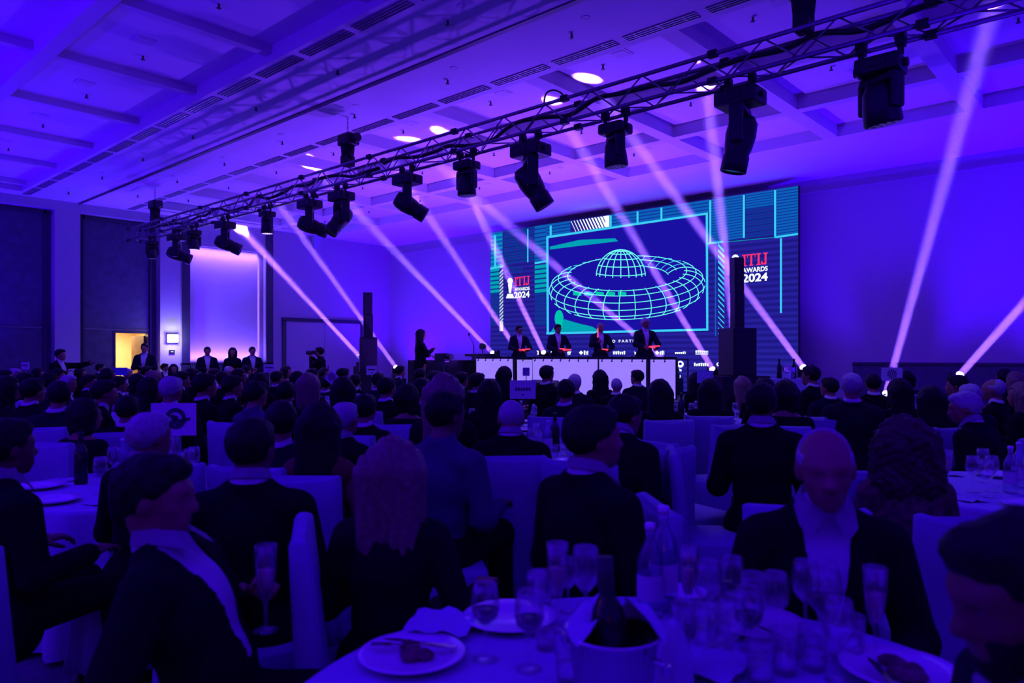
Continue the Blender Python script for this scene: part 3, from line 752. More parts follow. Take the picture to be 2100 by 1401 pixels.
blens = MB().lathe([(0, .142), (.07, .142)], 18).mesh('lens', M_emit('beam_lens', (.8, .6, 1.0), 4.0))
whr = ['behind the tall loudspeaker column', 'by the sponsor marks', 'behind the service table', 'behind the second drummer', 'behind the last drummer', 'beside the first drummer',
       'behind the keyboard', 'beside the draped side table', 'beside the far loudspeaker column', 'at the foot of the far loudspeaker', 'by the wall behind the round placard', 'by the dark wainscot']
for (spx, spy, hx, hy), wh in zip(SRC, whr):
    Y = 15.9
    if spx < 830: Y = 14.6
    p0 = at_Y(spx, spy, Y)
    if hx == 482 or hx == 500: p1 = at_X(hx, hy, XLEFT+.02); p1.z = min(p1.z, CEIL)
    else: p1 = at_z(hx, hy, CEIL)
    d = (p1-p0).normalized(); Lb = (p1-p0).length
    basez = p0.z-.28
    onstage = -16.9 < p0.x < -5.0
    t = thing('beam_light', 'compact beam moving light %s, aimed up over the hall' % wh, 'stage light', (p0.x, p0.y, basez), 0, 'beam lights along the stage wall')
    link('base', bbase, t); pan = math.atan2(d.y, d.x)-math.pi/2; tilt = math.acos(d.z)
    yk = link('yoke', byoke, t); yk.rotation_euler = (0, 0, pan)
    hd = link('lamp_head', bhead, t, (0, 0, .28)); hd.rotation_euler = (Matrix.Rotation(pan, 3, 'Z') @ Matrix.Rotation(-tilt, 3, 'X')).to_euler()
    link('lens', blens, hd)
    gz = SZ if onstage else 0.0
    if basez-gz > .06:
        c = thing('flight_case', 'black flight case under the beam light %s' % wh, 'case', (p0.x, p0.y, gz), 0, 'flight cases under the beam lights')
        hh = basez-gz
        MB().box((0, 0, hh/2), (.42, .38, hh), bev=.008).build('case_body', m_black, c)
        for s in (-1, 1): MB().tube((s*.21, -.19, 0), (s*.21, -.19, hh), .012).build('edge_rail', m_alu, c)
    lp = p0+d*.155
    l = bpy.data.lights.new('beam_lamp', 'AREA'); l.shape = 'DISK'; l.size = .13; l.spread = math.radians(1.7)
    l.energy = BEAM_W*(1.0 if spx != 1815 else .75); l.color = BEAM_COL
    o = bpy.data.objects.new('beam_lamp', l); C.objects.link(o); o.location = lp; o.rotation_euler = d.to_track_quat('-Z', 'Y').to_euler()
    b = MB(); e0, e1 = p0+d*.17, p0+d*(Lb-.03)
    b.tube(e0, e1, .064, .064+Lb*math.tan(math.radians(.85)), 20)
    o = b.build('haze_beam', m_haze); tag(o, 'violet shaft of light in the haze from the beam light %s' % wh, 'light beam', 'light beams crossing the hall', 'stuff')
# ------------------------------------------------------------------ floor wash lamps (cans) for the uplights above, the added unseen ones too
can = MB().lathe([(0, 0), (.11, 0), (.12, .03), (.12, .12), (.10, .13), (.10, .10), (0, .10)], 16).mesh('can', m_plastic, True)
canl = MB().lathe([(0, .105), (.095, .105)], 14).mesh('lens', M_emit('wash_lens', (.12, .03, 1), 1.5))
for i, (x, y, z, e, col) in enumerate(UPLIGHTS):
    if y > 15: wh = 'by the stage wall'
    elif y > 12: wh = 'at the foot of the stage'
    elif x < -20: wh = 'against the timber-bay wall'
    elif y < -5: wh = 'added against the rear wall to light the ceiling'
    else: wh = 'added out of view to light the ceiling'
    t = thing('floor_wash_light', 'round black LED floor wash light %s' % wh, 'stage light', (x, y, 0), 0, 'floor wash lights '+wh)
    MB().box((0, 0, z*.5), (.16, .16, z), bev=.01).build('foot', m_black, t)
    link('can', can, t, (0, 0, z)); link('lens', canl, t, (0, 0, z))

# ------------------------------------------------------------------ loudspeakers
def pa(label, px, pyt, pys, pyb, d, colw, subw, basew=None):
    b = at_d(px, 730, d); z = lambda py: EYE-(py-730)*d/FPX
    t = thing('column_loudspeaker', label, 'loudspeaker', (b.x, b.y, 0), face(0, -1)+math.pi+.25)
    zb, zs, zt = z(pyb), z(pys), z(pyt)
    base = MB().box((0, 0, zb/2), ((basew or subw*1.15), .6, zb), bev=.01).build('riser', m_stage, t)
    sub = MB().box((0, 0, (zb+zs)/2), (subw, .5, zs-zb), bev=.015).build('subwoofer', m_plastic, t)
    MB().box((0, -.255, (zb+zs)/2), (subw*.9, .02, (zs-zb)*.9)).build('grille', m_black, sub)
    hm = (zs+zt)/2
    MB().box((0, 0, (zs+hm)/2), (colw, .17, hm-zs), bev=.012).build('lower_column', m_plastic, t)
    MB().box((-.012, 0, (hm+zt)/2), (colw*.98, .17, zt-hm), rot=None, bev=.012).build('upper_column', m_plastic, t)
    for (a, c_) in ((zs, hm), (hm, zt)): MB().box((0, -.092, (a+c_)/2), (colw*.8, .01, (c_-a)*.92)).build('grille', m_black, t)
pa('slim black column loudspeaker on a wide riser in front of the award logo', 1512, 529, 673, 771, 12.7, .185, .45, .92)
pa('slim black column loudspeaker before the closed double door', 755, 600, 692, 762, 19.6, .25, .46)

# ------------------------------------------------------------------ drummers' desk
YD = 13.9
dk = thing('drum_desk', 'long row of glowing white drum desk panels along the stage front', 'desk', (-10.8, YD, SZ))
m_panel = M('backlit_panel', (.7, .7, .75), .6, var=.02, emit=(.36, .25, .95), es=.80)
def dk_obj(name, mb, mat, par=None): 
    o = mb.build(name, mat, dk if par is None else par); o.location = -dk.location if par is None else (0, 0, 0); return o
ZP0, ZP1 = SZ+.02, 1.44
spans = [(-13.81, -12.50, 0, .0), (-12.49, -11.84, .0, .0), (-11.82, -9.83, 0, .0), (-9.79, -8.53, .0, 0), (-8.42, -7.81, .0, .0)]
for i, (a, b, o0, o1) in enumerate(spans):
    n = max(2, int((b-a)/.33)); rows = []
    for z in (ZP1, (ZP0+ZP1)/2, ZP0):
        rows.append([(a+(b-a)*k/n, YD+.012*math.sin(k*2.6+i)*(1 if z < ZP1 else .3)+(.16 if i == 1 else 0), z) for k in range(n+1)])
    dk_obj('panel', MB().grid(rows), m_panel)
    dk_obj('rail', MB().box(((a+b)/2, YD+.02, 1.475), (b-a+.02, .06, .05)), m_black)
    dk_obj('desk_top', MB().box(((a+b)/2, YD+.30, 1.44), (b-a, .56, .03)), m_black)
    k = a+.1
    while k < b-.04:
        dk_obj('clip', MB().box((k, YD-.02, 1.47), (.016, .02, .10)).box((k, YD-.03, 1.40), (.028, .02, .035)), m_black); k += .27
for x in (-13.81, -12.49, -11.83, -9.81, -8.475, -7.81):
    dk_obj('leg', MB().tube((x, YD+.03, SZ), (x, YD+.03, 1.46), .02 if x != -8.475 else .045), m_black); dk_obj('leg', MB().tube((x, YD+.55, SZ), (x, YD+.55, 1.43), .02), m_black)
for i, X in enumerate((-13.0, -11.67, -10.34, -9.07)):
    lab = ['first drummer, nearest the keyboard', 'second drummer in glasses', 'third drummer, whose stick is raised', 'tall last drummer'][i]
    t = thing('drum_pad', 'round black drum pad on the desk before the %s' % lab, 'drum pad', (X-.1, YD+.32, 1.457), 0, 'drum pads on the desk')
    MB().lathe([(0, 0), (.17, 0), (.18, .02), (.16, .045), (0, .05)], 20).build('rim', m_black, t, True)
    MB().lathe([(0, .051), (.15, .047)], 20).build('skin', m_white, t, True)

# wedge monitors before the desk
for i, px in enumerate((1005, 1120)):
    b = at_Y(px, 780, 13.45)
    t = thing('floor_monitor', 'black wedge floor monitor before the %s desk panel' % ('first' if i == 0 else 'third'), 'monitor', (b.x, 13.45, SZ))
    m = MB(); pr = [(-.2, 0), (.22, 0), (.20, .08), (-.05, .36), (-.2, .30)]
    m.slab([(-.42, y, z) for y, z in pr], (.84, 0, 0)); m.build('cabinet', m_plastic, t)
    MB().slab([(-.37, .185, .10), (.37, .185, .10), (.37, -.04, .352), (-.37, -.04, .352)], (0, .015, .012)).build('grille', m_black, t)
# draped table with gear left of the desk
t = thing('draped_table', 'black-draped equipment table between the singer and the drum desk', 'table', (-15.3, 14.0, SZ))
MB().box((0, 0, .80), (2.1, .7, .04)).build('table_top', m_black, t)
m = MB(); rows = []
for z in (.80, .40, .0):
    P_ = []; per = 120
    for k in range(per+1):
        u = k/per*4; s_ = int(u) % 4; f = u-int(u)
        c4 = [(-1.05, -.35), (1.05, -.35), (1.05, .35), (-1.05, .35)]; a, b = c4[s_], c4[(s_+1) % 4]
        x_, y_ = a[0]+(b[0]-a[0])*f, a[1]+(b[1]-a[1])*f; g = 1+.04*math.sin(k*1.7)*(1-z/.8)
        P_.append((x_*g, y_*g, z))
    rows.append(P_)
m.grid(rows); m.build('drape', m_stage, t, True)
b = at_Y(985, 724, 14.0)
t = thing('keyboard', 'dark stage keyboard with stand on the draped table', 'keyboard', (b.x, 14.05, SZ+.82))
MB().box((0, 0, .14), (1.0, .3, .07), bev=.01).build('body', m_plastic, t)
MB().box((0, -.08, .178), (.9, .12, .01)).build('keys', m_white, t)
for s in (-.3, .3): MB().tube((s-.1, 0, 0), (s+.1, 0, .11), .015).tube((s+.1, 0, 0), (s-.1, 0, .11), .015).build('stand', m_black, t)
t = thing('microphone_stand', 'thin microphone stand with bent boom beside the keyboard', 'microphone stand', (b.x-.55, 14.3, SZ))
MB().tube((0, 0, 0), (0, 0, 1.25), .012).build('pole', m_black, t); MB().tube((0, 0, 1.25), (-.18, 0, 1.5), .009).build('boom', m_black, t); MB().lathe([(0, 0), (.14, 0), (.14, .02), (0, .03)], 14).build('base', m_black, t)
MB().lathe([(0, 0), (.03, .03), (.03, .08), (0, .1)], 10, (-.19, 0, 1.49)).build('microphone', m_black, t, True)
t = thing('table_spotlight', 'small round dark spotlight standing on the keyboard table', 'lamp', (b.x-.1, 14.2, SZ+.82))
MB().tube((0, 0, 0), (0, 0, .3), .012).build('pole', m_black, t); MB().tube((0, -.05, .38), (0, .06, .38), .09, .07, 14).build('lamp_head', m_plastic, t)
MB().lathe([(0, 0), (.1, 0), (.1, .015), (0, .02)], 14).build('base', m_black, t)
t = thing('camera_tripod', 'video camera on a dark tripod beside the long-haired singer', 'camera', at_d(906, 730, 16.6).xy.to_3d())
for k in range(3): MB().tube((0, 0, 1.35), (.4*math.cos(k*2.1), .4*math.sin(k*2.1), 0), .02).build('leg', m_black, t)
MB().box((0, 0, 1.48), (.34, .16, .2), bev=.02).build('camera_body', m_plastic, t); MB().tube((.17, 0, 1.5), (.32, 0, 1.5), .06, .07, 12).build('lens', m_plastic, t)
# high service table at the right of the stage
b = at_d(1612, 777, 11.6)
t = thing('service_table', 'tall narrow service table under a white cloth beside the stage', 'table', (b.x, b.y, 0), YAW)
MB().box((0, 0, b.z-.03), (.62, .5, .03)).build('table_top', m_dframe, t)
for sx in (-.26, .26):
    for sy in (-.2, .2): MB().tube((sx, sy, 0), (sx, sy, b.z-.04), .02).build('leg', m_dframe, t)
m = MB(); m.poly([(-.34, -.28, b.z), (.34, -.28, b.z), (.34, .28, b.z), (-.34, .28, b.z)])
rows = []
for z, g in ((b.z, 1), (b.z-.25, 1.03), (b.z-.5, 1.05)):
    P_ = []
    for k in range(81):
        u = k/80*4; s_ = int(u) % 4; f = u-int(u); c4 = [(-.34, -.28), (.34, -.28), (.34, .28), (-.34, .28)]; a, c_ = c4[s_], c4[(s_+1) % 4]
        gg = g+.03*math.sin(k*1.3)*(b.z-z)*2; P_.append(((a[0]+(c_[0]-a[0])*f)*gg, (a[1]+(c_[1]-a[1])*f)*gg, z))
    rows.append(P_)
m.grid(rows); o = m.build('tablecloth', m_white, None, True); o.location = (b.x, b.y, 0.004); o.rotation_euler = (0, 0, YAW)
tag(o, 'white cloth hanging over the tall service table beside the stage', 'tablecloth')
SVC = b
# ------------------------------------------------------------------ bodies as smooth-blended volumes, meshed by surface nets
def Rx(a): return np.array([[1, 0, 0], [0, math.cos(a), -math.sin(a)], [0, math.sin(a), math.cos(a)]])
def Ry(a): return np.array([[math.cos(a), 0, math.sin(a)], [0, 1, 0], [-math.sin(a), 0, math.cos(a)]])
def Rz(a): return np.array([[math.cos(a), -math.sin(a), 0], [math.sin(a), math.cos(a), 0], [0, 0, 1]])
I3 = np.eye(3)
def cap(a, b, ra, rb=None): return ('c', np.array(a, float), np.array(b, float), ra, ra if rb is None else rb)
def ell(c, r, R=I3): return ('e', np.array(c, float), np.array(r, float), R)
def prim_d(p, P):
    if p[0] == 'c':
        a, b = p[1], p[2]; ba = b-a; L2 = max(1e-9, float(ba@ba)); pa_ = P-a
        t = np.clip((pa_@ba)/L2, 0, 1)
        return np.sqrt(((pa_-t[..., None]*ba)**2).sum(-1))-(p[3]+t*(p[4]-p[3]))
    q = (P-p[1])@p[3]; k0 = np.sqrt(((q/p[2])**2).sum(-1)); k1 = np.sqrt(((q/p[2]**2)**2).sum(-1))+1e-9
    return k0*(k0-1)/k1
def prim_box(p):
    if p[0] == 'c': r = max(p[3], p[4]); return np.minimum(p[1], p[2])-r, np.maximum(p[1], p[2])+r
    r = p[2].max(); return p[1]-r, p[1]+r
def nets(prims, h, k=.03, infl=0.0, cut=None, subs=(), warp=None):
    """mesh (verts, quads) of the smooth union of prims grown by infl; cut(P) > 0 is taken away; subs are prims taken away"""
    lo = np.min([prim_box(p)[0] for p in prims], 0)-infl-3*h; hi = np.max([prim_box(p)[1] for p in prims], 0)+infl+3*h
    n = np.ceil((hi-lo)/h).astype(int)+1
    ax = [lo[i]+h*np.arange(n[i]) for i in range(3)]
    F = np.full(n, .12, np.float32); mg = .05+infl+k
    for p in prims:
        a, b = prim_box(p); i0 = np.clip(((a-mg-lo)/h).astype(int), 0, n-1); i1 = np.clip(((b+mg-lo)/h).astype(int)+1, 1, n)
        sl_ = tuple(slice(i0[i], i1[i]) for i in range(3))
        P = np.stack(np.meshgrid(*[ax[i][i0[i]:i1[i]] for i in range(3)], indexing='ij'), -1)
        d = prim_d(p, P); A = F[sl_]; hh = np.clip(.5+.5*(d-A)/k, 0, 1); F[sl_] = d+(A-d)*hh-k*hh*(1-hh)
    F -= infl
    need = cut is not None or len(subs) or warp is not None
    if need:
        P = np.stack(np.meshgrid(*ax, indexing='ij'), -1)
        if warp is not None: F += warp(P)
        for p in subs:
            F = np.maximum(F, -prim_d(p, P))
        if cut is not None: F = np.maximum(F, cut(P))
    S_ = F < 0
    c = [F[i:n[0]-1+i, j:n[1]-1+j, l_:n[2]-1+l_] for i in (0, 1) for j in (0, 1) for l_ in (0, 1)]
    cs = np.stack([x < 0 for x in c]); act = cs.any(0) & ~cs.all(0)
    idx = np.full(act.shape, -1, np.int64); ijk = np.argwhere(act); idx[act] = np.arange(len(ijk))
    vals = np.stack([x[act] for x in c], 1)
    offs = np.array([(i, j, l_) for i in (0, 1) for j in (0, 1) for l_ in (0, 1)], float)
    acc = np.zeros((len(ijk), 3)); cnt = np.zeros(len(ijk))
    for a in range(8):
        for b in range(a+1, 8):
            if np.abs(offs[a]-offs[b]).sum() != 1: continue
            va, vb = vals[:, a], vals[:, b]; m = (va < 0) != (vb < 0)
            t = np.where(m, va/np.where(m, va-vb, 1), 0)
            acc += np.where(m[:, None], offs[a]+(offs[b]-offs[a])*t[:, None], 0); cnt += m
    V = lo+(ijk+acc/np.maximum(cnt, 1)[:, None])*h
    Q = []
    for axis in range(3):
        s0 = [slice(None)]*3; s1 = [slice(None)]*3; s0[axis] = slice(0, -1); s1[axis] = slice(1, None)
        A, B = S_[tuple(s0)], S_[tuple(s1)]; e = np.argwhere(A != B)
        u, v = [(1, 2), (2, 0), (0, 1)][axis]
        e = e[(e[:, u] > 0) & (e[:, v] > 0) & (e[:, u] < n[u]-1) & (e[:, v] < n[v]-1)]
        if not len(e): continue
        flip = A[tuple(e.T)]
        def at(du, dv): g = e.copy(); g[:, u] += du; g[:, v] += dv; return idx[tuple(g.T)]
        q = np.stack([at(-1, -1), at(0, -1), at(0, 0), at(-1, 0)], 1)
        q[~flip] = q[~flip][:, ::-1]; Q.append(q[(q >= 0).all(1)])
    Q = np.concatenate(Q) if Q else np.zeros((0, 4), int)
    return V, Q
def to_mesh(name, parts, mat):
    V = []; Q = []; o = 0
    for v, q in parts: V.append(v); Q.append(q+o); o += len(v)
    V = np.concatenate(V); Q = np.concatenate(Q)
    me = bpy.data.meshes.new(name); me.vertices.add(len(V)); me.vertices.foreach_set('co', V.astype(np.float32).ravel())
    me.loops.add(len(Q)*4); me.loops.foreach_set('vertex_index', Q.astype(np.int32).ravel())
    me.polygons.add(len(Q)); me.polygons.foreach_set('loop_start', np.arange(0, len(Q)*4, 4, dtype=np.int32)); me.polygons.foreach_set('loop_total', np.full(len(Q), 4, np.int32))
    me.update(calc_edges=True); me.validate(); me.materials.append(mat); me.shade_smooth()
    return me

_hand = {}
def hand_verts(curl, side, h=.0052):
    """right hand: wrist at origin, fingers along +y, palm towards -z, thumb towards -x; mirrored for the left"""
    key = (round(curl, 2), side)
    if key in _hand: return _hand[key]
    pr = [ell((0, .045, 0), (.040, .052, .015)), cap((0, -.03, 0), (0, .03, 0), .027, .026)]
    for bx_, L in ((-.031, .072), (-.0105, .082), (.0105, .077), (.030, .060)):
        p = np.array((bx_, .082, 0.)); a = .12+curl*.55; pr.append(cap((bx_*.7, .04, 0), p, .011, .0095))
        for s_, f in enumerate((.44, .32, .24)):
            qn = p+L*f*np.array((bx_*.6, math.cos(a), -math.sin(a))); pr.append(cap(p, qn, .0092-.0009*s_, .0084-.0009*s_)); p = qn; a += curl*.95
    th = np.array((-.030, .022, -.006)); q1 = th+np.array((-.030, .026, -.010-.012*curl)); q2 = q1+np.array((-.008+.02*curl, .030, -.010-.016*curl))
    pr += [cap((-.01, .01, 0), th, .017, .014), cap(th, q1, .0135, .011), cap(q1, q2, .0105, .008)]
    V, Q = nets(pr, h, k=.007)
    if side < 0: V = V*np.array((-1, 1, 1)); Q = Q[:, ::-1]
    _hand[key] = (V, Q)
    return V, Q
def person_parts(pose='sit', lean=0, head=(0, 0, 0), arms=None, hair='short', outfit='suit', fem=False, h=.016, beard=False, legs=None, face_detail=True, curl=(.5, .5), mats=None, tie=None, hunch=0.0, hands=True, vee=.050):
    """list of (part name, mesh) in a frame with +y forward, floor at z = 0"""
    mats = mats or {}
    sk, top, bot, sh, hm = mats.get('skin', m_skin), mats.get('top', m_suit), mats.get('bottom', m_suit), mats.get('shirt', m_shirt), mats.get('hair', m_hair_d)
    hip = np.array((0, 0, .53 if pose == 'sit' else .95)); R = Rx(-math.radians(lean)); wsc = .88 if fem else 1.0
    T = lambda x, y, z: hip+R@np.array((x*wsc, y, z))
    Hc = T(0, .025+hunch, .665-hunch*.4); HR = Rz(math.radians(head[0]))@Rx(-math.radians(head[1]))@Ry(math.radians(head[2]))
    Hp = lambda x, y, z: Hc+HR@np.array((x, y, z))
    if arms is None:
        arms = [((.25, .02, -.20), (.20, .26, -.16)), ((-.25, .02, -.20), (-.20, .26, -.16))] if pose == 'sit' else [((.25, -.02, .16), (.24, .06, -.08)), ((-.25, -.02, .16), (-.24, .06, -.08))]
        arms = [tuple(np.array(j)+np.array((0, 0, .37 if pose == 'sit' else 0)) for j in a) for a in arms]
    arm_p = []; wr = []
    for s_, (el_, wr_) in zip((1, -1), arms):
        shp = T(s_*.185, 0, .435); e_ = T(*el_); w_ = T(*wr_)
        arm_p.append((cap(shp, e_, .052*wsc, .043*wsc), cap(e_, w_, .043*wsc, .029*wsc), cap(w_, w_+(w_-e_)*.06, .027, .024))); wr.append((s_, e_, w_))
    torso = [ell(T(0, 0, 0), (.168, .12, .12), R), ell(T(0, .005, .16), (.148*wsc, .108, .14), R), ell(T(0, .0, .32), (.168*wsc, .112, .17), R),
             cap(T(-.145, -.005, .435), T(.145, -.005, .435), .060), cap(T(-.10, -.01, .455), T(0, -.01, .535), .05), cap(T(.10, -.01, .455), T(0, -.01, .535), .05)]
    if fem: torso += [ell(T(.075, .075, .34), (.06, .06, .06), R), ell(T(-.075, .075, .34), (.06, .06, .06), R)]
    neck = [cap(T(0, -.01, .48), Hp(0, -.02, -.06), .054*(.88 if fem else 1), .052*(.88 if fem else 1))]
    if legs is None:
        legs = ([((s_*.12, .44, .53), (s_*.13, .46, .10)) for s_ in (1, -1)] if pose == 'sit' else [((s_*.10, .02, .50), (s_*.11, -.02, .10)) for s_ in (1, -1)])
    leg_p = []; foot = []
    for s_, (kn, an) in zip((1, -1), legs):
        hp_ = hip+np.array((s_*.09, .03, -.01)); kn = np.array(kn); an = np.array(an)
        leg_p += [cap(hp_, kn, .085, .060), cap(kn, an, .058, .040)]; foot.append((cap(an, an+np.array((0, -.03, -.055)), .04, .035), cap(an+np.array((0, -.03, -.06)), an+np.array((s_*.02, .17, -.065)), .037, .03)))
    headp = [ell(Hp(0, -.012, .025), (.076, .097, .090), HR), ell(Hp(0, .026, -.052), (.056, .064, .060), HR), ell(Hp(0, .068, -.092), (.026, .024, .022), HR), ell(Hp(0, .045, .02), (.062, .05, .06), HR)]
    ear = [ell(Hp(s_*.077, -.008, -.006), (.010, .020, .032), HR) for s_ in (1, -1)]
    fd = []
    if face_detail:
        fd = [cap(Hp(0, .088, .014), Hp(0, .112, -.026), .009, .0125), cap(Hp(-.012, .098, -.031), Hp(.012, .098, -.031), .009), cap(Hp(-.042, .074, .026), Hp(-.012, .086, .024), .011), cap(Hp(.042, .074, .026), Hp(.012, .086, .024), .011),
              ell(Hp(.036, .055, -.024), (.026, .026, .024), HR), ell(Hp(-.036, .055, -.024), (.026, .026, .024), HR), cap(Hp(-.02, .083, -.058), Hp(.02, .083, -.058), .0085), cap(Hp(-.015, .083, -.068), Hp(.015, .083, -.068), .009)]
    subs = [ell(Hp(s_*.032, .098, .006), (.017, .016, .011), HR) for s_ in (1, -1)] if face_detail else []
    V, Q = nets(torso+neck+headp+ear+fd+leg_p+[c for f in foot for c in f]+[c for a in arm_p for c in a], h, k=.022, subs=subs)
    body = [(V, Q)]
    if hands:
        for (s_, e_, w_), cu in zip(wr, curl):
            hv, hq = hand_verts(cu, s_); y_ = (w_-e_)/np.linalg.norm(w_-e_)
            up = np.array((0, 0, 1.)) if abs(y_[2]) < .8 else np.array((s_*1., 0, 0))
            if cu > .9: up = np.array((s_*1., 0, 0.15))
            z_ = up-y_*(up@y_); z_ /= np.linalg.norm(z_); x_ = np.cross(y_, z_)
            body.append((hv@np.stack([x_, y_, z_])+w_+y_*.012, hq))
    out = [('body', to_mesh('body', body, sk))]
    inT = lambda P: (P-hip)@R
    armc = [c for a in arm_p for c in a[:2]]
    if outfit == 'suit':
        def vcut(P):
            q = inT(P); wv_ = .018+vee*np.clip((q[..., 2]-.16)/.32, 0, 1.2)
            a = np.minimum(np.minimum(wv_-np.abs(q[..., 0]), q[..., 1]-.02), q[..., 2]-.14)      # open front
            return np.maximum(a, q[..., 2]-.558-.25*np.minimum(q[..., 1], .02))
        skirt = [cap(T(-.07, .0, -.06), T(.07, .0, -.06), .13)]
        out.append(('jacket', to_mesh('jacket', [nets(torso+armc+skirt, h, k=.025, infl=.017, cut=vcut)], top)))
        def scut(P): q = inT(P); return np.maximum(q[..., 2]-.585-.35*np.minimum(q[..., 1], .03), .05-q[..., 2])
        out.append(('shirt', to_mesh('shirt', [nets(torso+neck, h, k=.022, infl=.009, cut=scut)], sh)))
        if h < .0135:
            for s_ in (1, -1):
                inn = [(0, -.068, .602), (s_*.055, -.042, .600), (s_*.067, .010, .588), (s_*.046, .062, .562), (s_*.012, .082, .540)]
                ou = [(0, -.086, .566), (s_*.070, -.052, .562), (s_*.088, .016, .546), (s_*.082, .088, .508), (s_*.050, .116, .476)]
                m_ = MB(); m_.grid([[tuple(T(x_/wsc, y_, z_)) for x_, y_, z_ in r_] for r_ in (inn, ou)])
                bmesh.ops.solidify(m_.bm, geom=m_.bm.faces[:], thickness=.005)
                out.append(('collar', m_.mesh('collar', sh, False)))
        if tie: out.append(('tie', to_mesh('tie', [nets([cap(T(0, .105, .47), T(0, .135, .36), .014, .020), cap(T(0, .135, .36), T(0, .142, .18), .020, .028)], min(h, .012), k=.01)], tie)))
        out.append(('trousers', to_mesh('trousers', [nets(torso[:1]+leg_p, h, k=.03, infl=.012)], bot)))
    elif outfit == 'shirt':
        def scut(P): q = inT(P); return q[..., 2]-.575-.35*np.minimum(q[..., 1], .03)
        out.append(('shirt', to_mesh('shirt', [nets(torso+neck+armc, h, k=.025, infl=.014, cut=scut)], sh)))
        out.append(('trousers', to_mesh('trousers', [nets(torso[:1]+leg_p, h, k=.03, infl=.016)], bot)))
    else:
        def dcut(P): q = inT(P); return q[..., 2]-(.50 if outfit == 'dress' else .54)
        ax_ = [c for a in arm_p for c in ([a[0]] if outfit == 'dress' else a[:2])] if outfit != 'sleeveless' else []
        low = [cap(hip+np.array((s_*.09, .03, -.01)), np.array(legs[0 if s_ > 0 else 1][0]), .10, .085) for s_ in (1, -1)]
        if pose == 'stand': low = [cap(hip, hip+np.array((0, 0, -.45)), .15, .17)]
        out.append(('dress', to_mesh('dress', [nets(torso+ax_+low, h, k=.03, infl=.013, cut=dcut)], top)))
    for f in foot: out.append(('shoe', to_mesh('shoe', [nets(list(f), max(h, .012), k=.02, infl=.010)], m_shoe)))
    inH = lambda P: (P-Hc)@HR
    cran = ell(Hp(0, -.018, .030), (.083, .102, .094), HR)
    hcut = lambda P: (lambda q: -(-.115*q[..., 1]+.14*q[..., 2])/.181-.010)(inH(P))
    hh = min(h, .013)
    noise = lambda a, f: (lambda P: a*(np.sin(P[..., 0]*f)*np.sin(P[..., 1]*f*1.1+1)*np.sin(P[..., 2]*f*.9+2)))
    if hair == 'short':
        out.append(('hair', to_mesh('hair', [nets([cran, ell(Hp(0, .045, .085), (.055, .045, .030), HR)], hh, k=.02, infl=.006, cut=hcut, warp=noise(.006, 90))], hm)))
    elif hair == 'thin':
        tcut = lambda P: (lambda q: np.maximum(-(-.115*q[..., 1]+.14*q[..., 2])/.181-.006, np.minimum(q[..., 2]-.055, q[..., 1]+.03)))(inH(P))
        out.append(('hair', to_mesh('hair', [nets([cran], hh, k=.02, infl=-.001, cut=tcut)], hm)))
    elif hair in ('long', 'wavy', 'bob', 'curly'):
        ln = {'long': .36, 'wavy': .34, 'bob': .10, 'curly': .17}[hair]; rr = {'long': .085, 'wavy': .105, 'bob': .085, 'curly': .13}[hair]
        # falling hair stays behind the shoulders, in world-vertical direction below the head
        pr = [cran, ell(Hp(0, -.02, .035), (.092, .11, .098), HR)]
        for sx in (-.055, 0, .055):
            a = Hp(sx, -.055, .0); b = a+np.array((sx*.25, -.035 if ln > .2 else 0, -ln)); pr.append(cap(a, b, rr*.72, rr*.42 if hair != 'curly' else rr*.75))
        for s_ in (-1, 1): pr.append(cap(Hp(s_*.070, .005, .03), Hp(s_*.082, .0, -.08-ln*.25), .030, .026))
        fcut = lambda P: (lambda q: np.minimum(np.minimum(q[..., 1]-.025-.25*np.clip(q[..., 2], 0, .1), .070-np.abs(q[..., 0])), .062-q[..., 2]))(inH(P))
        wp_ = {'long': noise(.006, 70), 'bob': noise(.006, 70), 'wavy': lambda P: .005*np.sin((P[..., 0]+P[..., 1]*.6)*150+2.5*np.sin(P[..., 2]*16))+.004*np.sin(P[..., 0]*60+P[..., 2]*9), 'curly': lambda P: .012*np.sin(P[..., 0]*95+3*np.sin(P[..., 2]*31+P[..., 1]*20))*np.sin(P[..., 2]*80+3*np.sin(P[..., 1]*37))+.010*np.sin(P[..., 1]*70+P[..., 0]*45+P[..., 2]*33)}[hair]
        out.append(('hair', to_mesh('hair', [nets(pr, hh, k=.03, infl=.004, cut=fcut, warp=wp_)], hm)))
    if beard:
        bc = lambda P: (lambda q: np.maximum(q[..., 2]+.035, -(q[..., 1]-.0+.3*(q[..., 2]+.06))))(inH(P))
        out.append(('beard', to_mesh('beard', [nets([ell(Hp(0, .026, -.052), (.058, .066, .062), HR), ell(Hp(0, .068, -.092), (.030, .028, .026), HR)], hh, k=.02, infl=.008, cut=bc,
                                                   subs=[cap(Hp(-.02, .10, -.063), Hp(.02, .10, -.063), .012)], warp=noise(.003, 150))], hm)))
    if face_detail and h < .0135:
        for s_ in (1, -1): out.append(('eye', to_mesh('eye', [nets([ell(Hp(s_*.032, .0745, .005), (.0125, .0125, .0120), HR)], .004, k=.002)], m_eye)))
    return out
def put_person(parts, loc, rz, label, group=None, scale=1.0):
    t = thing('person', label, 'person', loc, rz, group); t.scale = (scale,)*3
    for nm, me in parts: link(nm, me, t)
    return t

